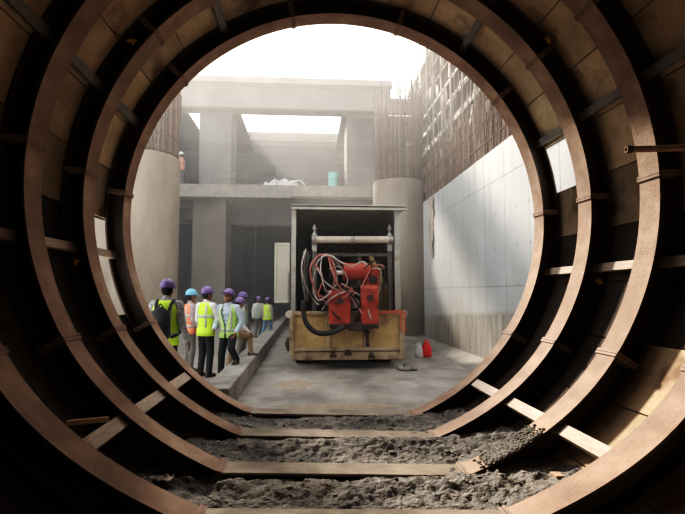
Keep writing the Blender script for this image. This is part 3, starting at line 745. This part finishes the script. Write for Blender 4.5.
# ------------------------------------------------ hose gantry inside the box
MYY = 12.05
def mp(px, py, Y=MYY): return at(px, py, Y)
base = mp(352, 312); gx = base.x
def ml(px, py, Y=MYY):
    p = mp(px, py, Y); return Vector((p.x - gx, p.y - MYY, p.z - 1.2))
bedz = zg1 - .13
o = thing('gantry', 'pale roller bar on two posts standing in the truck box', 'gantry', (gx, MYY, 1.2))
for px in (314.5, 389.5):
    p = ml(px, 241)
    mb = MB(); mb.span((p.x - .06, -.05, p.z - .25), (p.x + .06, .06, p.z + .12)); mb.build('post_head', M['boxbody'], o, bevel=.008)
    mb = MB(); mb.span((p.x - .055, -.045, bedz - 1.2), (p.x + .055, .055, p.z - .25)); mb.build('post', M['boxin'], o, bevel=.008)
    mb = MB(); mb.cone((p.x, 0, p.z + .12), (p.x, 0, p.z + .40), .025, .025, 8); mb.cone((p.x, 0, p.z + .28), (p.x, 0, p.z + .33), .06, .06, 6); mb.cone((p.x, 0, p.z + .12), (p.x, 0, p.z + .19), .075, .05, 8); mb.build('jack_screw', M['steel'], o)
p0, p1 = ml(313, 240), ml(391, 240)
mb = MB(); mb.cone((p0.x, -.07, p0.z), (p1.x, -.07, p1.z), .085, .085, 16); mb.build('roller', M['paleroll'], o, smooth=False)
for x, r in ((p0.x + .02, .11), (p1.x - .02, .11), ((p0.x + p1.x) / 2 + .0, .10)):
    mb = MB(); mb.cone((x - .05, -.07, p0.z), (x + .05, -.07, p0.z), r, r, 14); mb.build('bearing', M['steel'], o)
mb = MB(); mb.bar((p0.x, .05, p0.z - .35), (p1.x, .05, p0.z - .35), .05, .08); mb.build('cross_bar', M['boxin'], o)

# ------------------------------------------------ the red machine
o = thing('hydraulic_machine', 'bright red hydraulic machine with looping hoses jutting over the tailgate', 'machine', (gx, MYY, 1.2))
o.location.y = MYY - .15
def rl(px, py): 
    p = at(px, py, MYY - .15); return Vector((p.x - gx, 0, p.z - 1.2))
def block(px0, py0, px1, py1, y0, y1, name, m, bevel=.03):
    a, b = rl(px0, py0), rl(px1, py1); mb = MB(); mb.span((a.x, y0, b.z), (b.x, y1, a.z)); return mb.build(name, M[m], o, bevel=bevel)
for (x0_, y0_, x1_) in ((328, 290, 349), (359, 285, 376)):
    mb = MB(); a, b, c = rl(x0_, y0_), rl(x1_, 309), rl(x1_, 323)
    prof = [(-.50, a.z - .08), (-.42, a.z), (.5, a.z), (.5, b.z), (-.38, b.z), (-.38, c.z), (-.50, c.z)]
    n_ = len(prof); mb.add([(x, q[0], q[1]) for x in (a.x, b.x) for q in prof], [(k, (k + 1) % n_, n_ + (k + 1) % n_, n_ + k) for k in range(n_)] + [tuple(range(n_ - 1, -1, -1)), tuple(range(n_, 2 * n_))])
    hs_ = mb.build('housing', M['red'], o, bevel=.02)
    f_ = MB(); f_.cone(((a.x + b.x) / 2, -.55, (a.z + b.z) / 2 - .02), ((a.x + b.x) / 2, -.50, (a.z + b.z) / 2 - .02), .075, .075, 16); f_.build('cover_plate', M['rust_dark'], hs_)
block(348, 286, 360, 309, -.30, .5, 'gearbox', 'black', .02)
block(365, 268, 377.5, 288, -.3, .4, 'bracket', 'red', .05)
a, b = rl(344, 272), rl(369, 272)
mb = MB(); mb.cone((a.x, -.2, a.z), (b.x - .06, -.2, a.z), .20, .20, 24); mb.cone((b.x - .06, -.2, a.z), (b.x, -.2, a.z), .20, .15, 24); mb.cone((a.x - .03, -.2, a.z), (a.x + .05, -.2, a.z), .215, .215, 24); mb.build('motor_drum', M['red'], o)
c = rl(334, 273); mb = MB(); mb.cone((c.x, -.2, c.z), (a.x, -.2, c.z), .05, .05, 12); mb.build('piston_rod', M['whitebag'], o)
c = rl(371, 280); mb = MB(); mb.lathe([(.04, 0), (.09, 0), (.09, .08), (.04, .08)], (c.x, -.34, c.z), 16, rot=Matrix.Rotation(PI / 2, 3, 'X')); mb.build('port', M['black'], o)
c = rl(353, 303); mb = MB(); mb.cone((c.x, -.42, c.z), (c.x, -.2, c.z), .12, .12, 18); mb.cone((c.x, -.48, c.z), (c.x, -.2, c.z), .06, .06, 12); mb.build('shaft', M['steel'], o)
a, b = rl(330, 323), rl(376, 327)
mb = MB(); mb.span((a.x, -.52, b.z), (b.x, -.36, a.z)); mb.box((rl(354, 326).x, -.45, rl(354, 325).z), (.3, .17, .2)); mb.build('skid', M['rust_dark'], o, bevel=.02)
HO = [('hosewhite', .018, [(344, 274), (330, 258), (318, 262), (313, 285), (318, 300), (330, 292)]),
      ('hosered', .022, [(318, 257), (310, 270), (316, 292), (328, 296), (334, 275), (328, 258), (318, 257)]),
      ('hosewhite', .016, [(322, 256), (320, 272), (326, 292), (336, 282), (332, 262)]),
      ('hosered', .022, [(327, 256), (332, 275), (340, 290), (352, 300), (360, 314)]),
      ('hosewhite', .017, [(331, 256), (340, 264), (350, 267), (360, 263), (364, 266)]),
      ('hosewhite', .017, [(322, 309), (330, 298), (348, 291), (362, 300), (368, 318)]),
      ('hosered', .018, [(340, 284), (352, 292), (346, 298), (332, 302)]),
      ('hosewhite', .014, [(306, 250), (302, 268), (306, 286), (314, 300), (318, 304)]),
      ('hosered', .017, [(312, 262), (322, 278), (318, 296), (330, 302), (344, 296), (350, 288)]),
      ('hosewhite', .013, [(316, 268), (326, 284), (340, 290), (346, 280), (338, 268), (328, 270)]),
      ('black', .020, [(310, 256), (306, 276), (312, 296), (326, 306), (338, 318)]),
      ('black', .018, [(362, 270), (372, 262), (381, 272), (380, 292), (374, 308)]),
      ('black', .022, [(340, 286), (350, 296), (357, 308), (352, 320)]),
      ('hosewhite', .012, [(364, 272), (376, 270), (377, 286), (372, 300)]),
      ('hosered', .016, [(376, 272), (380, 268), (372, 266), (366, 274), (358, 290)])]
rn = random.Random(9)
for m_, r, pts in HO:
    mb = MB(); k = len(pts)
    P = []
    for i, q in enumerate(pts):
        v = rl(*q); v.y = -.5 - .08 * math.sin(i * 1.7) - rn.uniform(0, .06); P.append(v)
    P[0].y = -.25 if m_ == 'hosewhite' else -.45
    mb.tube(P, r, 7, 5); mb.build('hose', M[m_], o, smooth=True)
mb = MB(); P = []
for i, q in enumerate([(304, 300), (304, 314), (308, 324), (318, 331), (332, 330), (342, 325)]):
    v = rl(*q); v.y = -.62; P.append(v)
mb.tube(P, .055, 10, 5); mb.build('thick_hose', M['black'], o, smooth=True)
for zz_ in range(3):
    mb = MB(); P = []
    for i, q in enumerate([(304 + zz_ * 2, 250), (301 + zz_ * 3, 268), (303 + zz_ * 2, 285), (306 + zz_, 302)]):
        v = rl(*q); v.y = .2 + zz_ * .05; P.append(v)
    mb.tube(P, .02, 6, 4); mb.build('cable', M['steel'], o, smooth=True)
# ochre chute behind
o = thing('chute', 'dusty ochre chute leaning in the truck box behind the red machine', 'chute', (at(380, 300, 12.65).x, 12.65, bedz))
mb = MB(); mb.bar((-.25, 0, .9), (.3, 0, .05), .5, .07, (0, 1, 0)); mb.bar((-.25, 0, 1.5), (.35, 0, .25), .10, .3, (0, 1, 0)); mb.build('trough', M['ochre'], o, bevel=.01)
mb = MB(); mb.bar((.42, -.1, .05), (.30, -.1, 1.15), .16, .06, (0, 1, 0)); mb.build('side_rail', M['tanframe'], o, bevel=.01)
mb = MB(); mb.cone((-.55, .1, .02), (-.50, .1, 1.6), .05, .05, 10); mb.build('support', M['rebar2'], o)
for k, (px, h) in enumerate(((322, .9), (332, 1.2), (356, 1.5))):
    mb = MB(); x = at(px, 300, 13.6).x
    mb.lathe([(.2, 0), (.22, .05), (.22, h * .6), (.12, h * .75), (.12, h), (.05, h)], n=14)
    ob = mb.build('tank', M['boxin'], None, False, origin=None); ob.location = (x, 13.6 + (.6 if k == 0 else 0), bedz)
    tag(ob, ('short dark tank in the truck box nearest its open door side', 'medium dark tank in the truck box behind the hose loops', 'tall dark tank in the truck box behind the red drum')[k], 'tank', 'dark tanks inside the truck box')

# bag and rubble by the wall
def bag(px, py, Y, w, h, m, label):
    c = at(px, py, Y); c.z = max(0.0, 0); mb = MB(); rn = random.Random(int(px)); n = 12
    for r_, z in (): pass
    prof = [(.7, 0), (1.0, .08), (1.02, .35), (.9, .65), (.72, .85), (.55, 1.0), (.6, 1.1)]
    vs = []
    for r_, z in prof:
        for k in range(n):
            a = 2 * PI * k / n; rr = r_ * w * (1 + rn.uniform(-.12, .12)); vs.append((rr * math.cos(a), rr * .65 * math.sin(a), z * h * (1 + rn.uniform(-.05, .05) * (z > 0))))
    fs = [(i * n + k, i * n + (k + 1) % n, (i + 1) * n + (k + 1) % n, (i + 1) * n + k) for i in range(len(prof) - 1) for k in range(n)] + [tuple(range(n - 1, -1, -1)), tuple(range((len(prof) - 1) * n, len(prof) * n))]
    t = thing('plastic_bag', label, 'bag', c, 0)
    mb.add(vs, fs); mb.build('sack', M[m], t, smooth=True)
    mb = MB()
    for s_ in (-1, 1): mb.tube([(s_ * w * .45, 0, h * 1.02), (s_ * w * .35, 0, h * 1.25), (s_ * w * .05, 0, h * 1.28), (s_ * w * .0, 0, h * 1.05)], .012, 5)
    mb.build('handle', M[m], t, smooth=True)
bag(426.5, 350, 13.6, .15, .36, 'redbag', 'bright red plastic bag standing at the foot of the pale wall')
bag(419, 350, 13.5, .12, .30, 'whitebag', 'pale plastic bag slumped against the bright red bag')
rn = random.Random(17)
c = at(406, 370, 11.3)
for k, (dx_, dy_, s_) in enumerate(((-.12, 0, .09), (.05, .05, .11), (.17, -.03, .07), (.02, -.08, .08))):
    mb = MB(); n_ = 10; mb.ball((0, 0, 0), (s_ * 1.4, s_, s_ * .75), n_, Matrix.Rotation(rn.uniform(0, 3), 3, 'Z'))
    mb.v = [v * (1 + .25 * noise.noise(v * 14 + Vector((k * 5, 0, 0)))) for v in mb.v]
    ob = mb.build('rubble_lump', M['stone'] if k != 1 else M['muck'], None, True); ob.location = (c.x + dx_, c.y + dy_, s_ * .6)
    tag(ob, ('dark rubble lump on the road, the one closest to the truck', 'largest dark rubble lump in the small heap beside the truck', 'small rubble lump at the wall side of the heap by the truck', 'rubble lump at the front of the small heap by the truck')[k], 'rubble', 'rubble lumps on the road beside the truck')

# ================================================================== PEOPLE
def remesh(mb, name, material, parent, voxel=.014, smooth=4):
    me = mb.mesh(name + '_raw', None); tmp = bpy.data.objects.new(name, me); C.objects.link(tmp)
    m = tmp.modifiers.new('r', 'REMESH'); m.mode = 'VOXEL'; m.voxel_size = voxel
    s = tmp.modifiers.new('s', 'SMOOTH'); s.iterations = smooth; s.factor = .5
    dg = bpy.context.evaluated_depsgraph_get(); dg.update()
    ev = tmp.evaluated_get(dg); new = bpy.data.meshes.new_from_object(ev, depsgraph=dg)
    bpy.data.objects.remove(tmp); bpy.data.meshes.remove(me)
    new.name = name; new.materials.clear(); new.materials.append(material)
    for p in new.polygons: p.use_smooth = True
    ob = bpy.data.objects.new(name, new); C.objects.link(ob); ob.parent = parent
    return ob

def limb(mb, a, b, r0, r1, n=10):
    mb.cone(a, b, r0, r1, n); mb.ball(a, r0, n); mb.ball(b, r1, n)

def person(px, Y, feet_z, height, face, label, helmet, shirt, vest, trousers, name='person', lean=0.0, legs=None, arms=None, look=(0, 0), bag=False, band='waist',
           sleeves=True, group=None, openv=False, x=None, twist=0):
    """figure in its own frame: +Y is forward, then turned by `face` (radians about Z)"""
    X = at(px, 300, Y).x if x is None else x
    hs = height / 1.78                      # 1.78 m including the helmet
    o = thing(name, label, 'person', (X, Y, feet_z), face, group); o.scale = (hs, hs, hs)
    hip = Vector((0, 0, .90)); 
    Rl = Matrix.Rotation(-lean, 3, 'X')
    def T(p): return hip + Rl @ (Vector(p) - hip)
    legs = legs or {}
    def J(side):
        s = 1 if side == 'R' else -1
        h = Vector((s * .085, 0, .88)); k = Vector(legs.get(side + 'k', (s * .10, .025, .47))); a = Vector(legs.get(side + 'a', (s * .11, -.02, .08)))
        return h, k, a
    arms = arms or {}
    def A(side):
        s = 1 if side == 'R' else -1
        sh = Vector((s * .185, 0, 1.385)); e = Vector(arms.get(side + 'e', (s * .25, -.03, 1.10))); w = Vector(arms.get(side + 'w', (s * .26, .06, .85)))
        return T(sh), T(e), T(w)
    # ---- continuous body
    b = MB()
    head = T((look[0] * .02, .02 + look[1] * .03, 1.59)); hr = Matrix.Rotation(-look[0], 3, 'Z') @ Matrix.Rotation(-look[1] * .8 - lean * .6, 3, 'X')
    def Hd(p): return head + hr @ Vector(p)
    b.ball(head + hr @ Vector((0, -.005, .02)), (.076, .094, .098), 14, hr); b.ball(Hd((0, .03, -.06)), (.052, .056, .062), 12, hr)
    b.ball(Hd((0, .096, -.012)), (.013, .018, .024), 8, hr); b.ball(Hd((0, .083, .03)), (.05, .014, .012), 8, hr); b.ball(Hd((0, .082, -.062)), (.026, .012, .011), 8, hr)
    for s in (-1, 1): b.ball(Hd((s * .077, -.008, .0)), (.012, .024, .034), 8, hr); b.ball(Hd((s * .034, .06, -.025)), (.026, .026, .024), 8, hr)
    limb(b, T((0, -.01, 1.42)), head + Vector((0, -.01, -.06)), .055, .05)
    for z, rx, ry in ((.92, .135, .095), (1.02, .125, .088), (1.14, .135, .092), (1.26, .15, .10), (1.36, .145, .085)): b.ball(T((0, 0, z)), (rx, ry, .10), 12, Rl)
    for sd in 'LR':
        s = 1 if sd == 'R' else -1
        h, k, a = J(sd); limb(b, h, k, .078, .052); limb(b, k, a, .052, .038)
        fd = Vector((0, 1, 0)); limb(b, a + Vector((0, 0, -.03)), a + fd * .13 + Vector((0, 0, -.05)), .036, .028)
        sh, e, w = A(sd); limb(b, sh, e, .05, .040); limb(b, e, w, .038, .027)
        d = (w - e).normalized(); side_ = d.cross(Vector((0, 0, 1)))
        if side_.length < .2: side_ = d.cross(Vector((0, 1, 0)))
        side_ = d.cross(Vector((s * 1.0, .0, .15))).normalized(); nrm = d.cross(side_).normalized()
        pc = w + d * .05; b.ball(pc, (.018, .018, .018), 8)
        for q in (-1, 0, 1): limb(b, w, w + d * .085 + side_ * q * .024, .022, .016, 8)
        for q, l in ((-1.5, .062), (-.5, .078), (.5, .084), (1.5, .07)):        # four fingers, slightly curled
            p0 = w + d * .085 + side_ * q * .0175; p1 = p0 + d * l * .55 + nrm * .006; p2 = p1 + d * l * .42 + nrm * .018
            limb(b, p0, p1, .0098, .0090, 6); limb(b, p1, p2, .0090, .0075, 6)
        t0 = w + d * .03 - side_ * .026; t1 = t0 + d * .035 - side_ * .026 + nrm * .01; t2 = t1 + d * .03 - side_ * .006 + nrm * .012
        limb(b, t0, t1, .0125, .0105, 6); limb(b, t1, t2, .0105, .0085, 6)
    remesh(b, 'body', M['skin'], o, .0075, 3)
    # ---- eyes and hair
    e = MB()
    for s in (-1, 1): e.ball(Hd((s * .032, .083, .012)), (.013, .010, .008), 8, hr)
    e.build('eye', M['hair'], o, smooth=True)
    hb = MB(); hb.ball(Hd((0, -.03, .012)), (.082, .078, .085), 14, hr); hb.build('hair', M['hair'], o, smooth=True)
    # ---- trousers
    t = MB()
    for z, rx, ry in ((.86, .150, .118), (.93, .155, .115), (1.0, .148, .108)): t.ball(T((0, -.005, z)) if z > .9 else Vector((0, -.005, z)), (rx, ry, .085), 14)
    for sd in 'LR':
        h, k, a = J(sd); limb(t, h, k, .100, .074, 12); limb(t, k, a + Vector((0, 0, .0)), .074, .062, 12)
    remesh(t, 'trousers', M[trousers], o, .014, 4)
    # ---- shoes
    for sd in 'LR':
        h, k, a = J(sd); f = MB(); s = 1 if sd == 'R' else -1
        yaw = legs.get(sd + 'f', -s * .12); q = Matrix.Rotation(yaw, 3, 'Z')
        f.ball(a + q @ Vector((0, -.02, -.015)), (.048, .062, .060), 12, q); f.ball(a + q @ Vector((0, .085, -.045)), (.048, .10, .038), 12, q); f.box(a + q @ Vector((0, .045, -.068)), (.085, .24, .022), q)
        remesh(f, 'boot', M['shoe'], o, .011, 3)
    # ---- shirt: trunk and sleeves
    c = MB()
    for z, rx, ry in ((.90, .168, .124), (.98, .162, .12), (1.07, .158, .116), (1.17, .165, .118), (1.27, .178, .122), (1.35, .172, .105), (1.41, .115, .078)):
        c.ball(T((0, 0, z)), (rx, ry, .085), 14, Rl)
    limb(c, T((0, -.012, 1.43)), T((0, -.005, 1.475)), .066, .060)
    for sd in 'LR':
        sh, el, w = A(sd); wr = w - (w - el).normalized() * (.015 if sleeves else .17)
        limb(c, sh, el, .071, .058, 12); limb(c, el, wr, .056, .044, 12)
        limb(c, T((0, 0, 1.38)), sh, .075, .07, 12)
    remesh(c, 'shirt', M[shirt], o, .014, 4)
    # ---- vest: an open shell
    if vest:
        rings = [(.80, .198, .150), (.88, .192, .146), (.98, .186, .140), (1.08, .184, .138), (1.18, .190, .141), (1.27, .198, .143), (1.34, .196, .130), (1.40, .160, .108), (1.445, .112, .092)]
        def shell(name, r0, zs, grow, m, parent, half, n=44):
            mb = MB(); vs = []; cols = n
            for z, rx, ry in zs:
                hw_ = half(z)
                for k in range(cols + 1):
                    a = PI / 2 + hw_ + (2 * PI - 2 * hw_) * k / cols        # gap centred on +Y (front)
                    p = Vector(((rx + grow) * math.cos(a), (ry + grow) * math.sin(a), z)); vs.append(T(p) if z > .9 else T(p))
            fs = [(i * (cols + 1) + k, i * (cols + 1) + k + 1, (i + 1) * (cols + 1) + k + 1, (i + 1) * (cols + 1) + k) for i in range(len(zs) - 1) for k in range(cols)]
            mb.add(vs, fs); ob = mb.build(name, M[m], parent, smooth=True)
            so = ob.modifiers.new('solid', 'SOLIDIFY'); so.thickness = .006; so.offset = 1
            return ob
        def itp(z):
            for i in range(len(rings) - 1):
                a_, b_ = rings[i], rings[i + 1]
                if a_[0] <= z <= b_[0]:
                    u = (z - a_[0]) / (b_[0] - a_[0]); return (z, a_[1] + (b_[1] - a_[1]) * u, a_[2] + (b_[2] - a_[2]) * u)
            return rings[-1] if z > 1 else rings[0]
        vgap = (lambda z: .10 + (max(0, z - 1.02) * 1.55 if openv else max(0, z - 1.22) * 2.2))
        v = shell('vest', 0, rings, 0, vest, o, vgap)
        bands = {'waist': (.93,), 'chest': (1.16,), 'both': (.95, 1.17)}[band]
        for z in bands: shell('reflective_band', 0, [itp(z), itp(z + .05)], .007, 'band', v, lambda q: vgap(q) + .01)
        # bands over the shoulders, front and back
        for s in (-1, 1):
            for fr in ((PI / 2 - s * .62), (-PI / 2 + s * .55)):
                mb = MB(); vs = []
                for z in (.97, 1.08, 1.18, 1.27, 1.34, 1.40):
                    q = itp(z); f_ = 1.0
                    for da in (-.10, .10): vs.append(T(((q[1] + .010) * math.cos(fr + da), (q[2] + .010) * math.sin(fr + da), z)))
                mb.add(vs, [(2 * i, 2 * i + 1, 2 * i + 3, 2 * i + 2) for i in range(5)]); ob = mb.build('reflective_band', M['band'], v, smooth=True)
                so = ob.modifiers.new('solid', 'SOLIDIFY'); so.thickness = .004; so.offset = 0
    # ---- helmet
    hm = MB(); prof = [(.120, .0), (.123, .012), (.116, .05), (.099, .09), (.067, .119), (.029, .133), (.002, .136)]
    hc = Hd((0, -.004, .045)); hm.lathe(prof, hc, 24, .92, 1.08, hr)
    ho = hm.build('helmet', M[helmet], o, smooth=True)
    br = MB(); vs = []
    for k in range(13):
        a = PI / 2 - .95 + 1.9 * k / 12
        for rr, z in ((.116, .012), (.176 - .03 * abs(k - 6) / 6, -.006), (.182 - .03 * abs(k - 6) / 6, .0), (.116, .022)): vs.append(hc + hr @ Vector((rr * .92 * math.cos(a), rr * 1.08 * math.sin(a), z)))
    br.add(vs, [(4 * k + j, 4 * k + (j + 1) % 4, 4 * (k + 1) + (j + 1) % 4, 4 * (k + 1) + j) for k in range(12) for j in range(4)] + [(0, 1, 2, 3), (51, 50, 49, 48)]); br.build('helmet_peak', M[helmet], ho, smooth=True)
    rg = MB()
    rg.tube([hc + hr @ Vector((0, .095, .08)), hc + hr @ Vector((0, .05, .125)), hc + hr @ Vector((0, -.05, .127)), hc + hr @ Vector((0, -.104, .08))], .012, 6, 4); rg.build('helmet_ridge', M[helmet], ho, smooth=True)
    if bag:
        bp = thing('backpack', 'dark grey backpack worn over the lime vest by the helmeted man closest to the ribs', 'backpack', (X, Y, feet_z), face); bp.scale = (hs, hs, hs)
        m1 = MB(); m1.ball(T((0, -.235, 1.12)), (.15, .095, .24), 16); m1.ball(T((0, -.23, .98)), (.16, .10, .13), 16); m1.box(T((0, -.21, 1.10)), (.25, .12, .40)); remesh(m1, 'pack', M['bagm'], bp, .014, 5)
        m2 = MB(); m2.ball(T((0, -.33, 1.0)), (.11, .04, .11), 14); m2.build('pocket', M['bagm'], bp, smooth=True)
        for s in (-1, 1):
            m3 = MB(); m3.tube([T((s * .10, -.17, 1.30)), T((s * .115, -.08, 1.43)), T((s * .125, .04, 1.43)), T((s * .13, .15, 1.30)), T((s * .15, .16, 1.12)), T((s * .19, .05, .98)), T((s * .15, -.17, .92))], .022, 6, 5)
            m3.build('strap', M['bagm'], bp, smooth=True)
        m4 = MB(); m4.tube([T((-.04, -.22, 1.33)), T((0, -.24, 1.39)), T((.04, -.22, 1.33))], .012, 6, 4); m4.build('handle', M['bagm'], bp, smooth=True)
    return o

FZ = .06
# 1 backpack man, seen from behind
person(166, 8.15, FZ, 1.93, -.08, 'man with a dark backpack over a lime vest and checked shirt, seen from behind', 'purple', 'plaid', 'lime', 'navytr', bag=True, lean=.05,
       arms={'Rw': (.30, .10, .86), 'Lw': (-.30, .14, .90)})
# 2 orange vest
person(190.5, 11.15, FZ, 1.78, -1.0, 'man in an orange vest and light blue helmet, half turned away', 'cyan', 'mauve', 'orangev', 'greytr', band='both',
       arms={'Rw': (.26, .16, .90), 'Lw': (-.24, .16, .92)})
# 3 lime vest with white sleeves
person(206.5, 10.4, FZ, 1.83, -.55, 'man in a bright lime vest over a white shirt with black trousers, facing away', 'purple', 'white', 'lime', 'blacktr', band='chest',
       arms={'Re': (.26, .06, 1.12), 'Rw': (.20, .28, 1.05), 'Le': (-.24, .02, 1.10), 'Lw': (-.16, .24, 1.04)}, look=(.3, -.1))
# 4 facing the tunnel, one foot on the kerb
person(229.5, 10.25, FZ, 1.79, PI - .35, 'man facing the tunnel in an open green and grey vest, one boot on the kerb', 'purple', 'blue', 'limep', 'blacktr', band='waist', openv=True, lean=.06,
       legs={'Lk': (-.16, .20, .60), 'La': (-.25, .14, .38), 'Rk': (.13, .05, .47), 'Ra': (.15, .03, .08)}, arms={'Re': (.27, .0, 1.12), 'Rw': (.22, .20, .98), 'Le': (-.28, -.02, 1.12), 'Lw': (-.24, .16, .92)}, look=(.1, -.5))
# 5 stepping up, tan trousers
person(232, 11.3, FZ, 1.62, -1.15, 'man in tan trousers and purple helmet stepping up onto the kerb behind the others', 'purple', 'white', None, 'browntr', lean=.25,
       legs={'Rk': (.10, .42, .78), 'Ra': (.11, .46, .39), 'Lk': (-.10, .04, .47), 'La': (-.1, -.02, .08)}, arms={'Rw': (.24, .36, .98), 'Re': (.26, .14, 1.1), 'Lw': (-.22, .34, 1.0)})
# 6 behind, darker helmet
person(242, 12.6, FZ, 1.72, -1.9, 'man in a dark purple helmet mostly hidden behind the stepping man', 'purpled', 'mauve', 'greyvest', 'greytr')
# 7, 8 far pair
person(258.5, 19.2, FZ, 1.56, -2.6, 'distant man in a pale grey vest walking along the kerb', 'purple', 'white', 'greyvest', 'greytr', band='both')
person(267.5, 18.6, FZ, 1.52, -.5, 'distant man in a lime vest and blue jeans walking along the kerb', 'purple', 'mauve', 'lime', 'jeans',
       legs={'Rk': (.10, .16, .48), 'Ra': (.11, .02, .09), 'Lk': (-.10, -.06, .48), 'La': (-.11, -.32, .12)})
# worker on the deck
person(178, 24.7, zt, 1.75, 1.2, 'worker in an orange vest and pale helmet standing on the mid-level deck', 'whiteh', 'mauve', 'orangev', 'greytr')

# ================================================================== haze
for (z0_, z1_, dens, ya_, lab) in ((.02, 6.3, .018, 9.2, 'thin dusty haze low in the open station box'), (6.3, 12.6, .022, 12.3, 'bright dusty haze above the mid-level deck')):
    mb = MB(); mb.span((-12.9, ya_, z0_), (12, 33.8 if z0_ < 1 else 42, z1_)); hz = mb.build('haze', None)
    hm_ = bpy.data.materials.new('dusty_haze'); hm_.use_nodes = True; nt = hm_.node_tree; nt.nodes.clear()
    out = nd(nt, 'ShaderNodeOutputMaterial'); vs_ = nd(nt, 'ShaderNodeVolumeScatter')
    vs_.inputs['Color'].default_value = (1, .98, .95, 1); vs_.inputs['Density'].default_value = dens; vs_.inputs['Anisotropy'].default_value = .35
    nt.links.new(vs_.outputs[0], out.inputs['Volume'])
    hz.data.materials.append(hm_); tag(hz, lab, 'haze', None, 'stuff')

# ================================================================== light
w = bpy.data.worlds.new('world'); bpy.context.scene.world = w; w.use_nodes = True
bg = w.node_tree.nodes['Background']; bg.inputs[0].default_value = (1.0, .995, .985, 1); bg.inputs[1].default_value = 2.2
sd = bpy.data.lights.new('sun', 'SUN'); so = bpy.data.objects.new('sun', sd); C.objects.link(so)
sd.energy = 10.0; sd.angle = math.radians(4); sd.color = (1, .88, .74)
so.rotation_euler = Vector((-.403, 1, .67)).to_track_quat('Z', 'Y').to_euler(); so.location = (-6, 12, 20)
sc = bpy.context.scene
sc.view_settings.view_transform = 'Standard'; sc.view_settings.look = 'None'; sc.view_settings.exposure = 0; sc.view_settings.gamma = 1

vs = sc.view_settings; vs.use_curve_mapping = True; cu = vs.curve_mapping; cv = cu.curves[3]
cv.points.new(.06, .027); cv.points.new(.15, .115); cv.points.new(.30, .30); cv.points.new(.6, .64); cu.update()
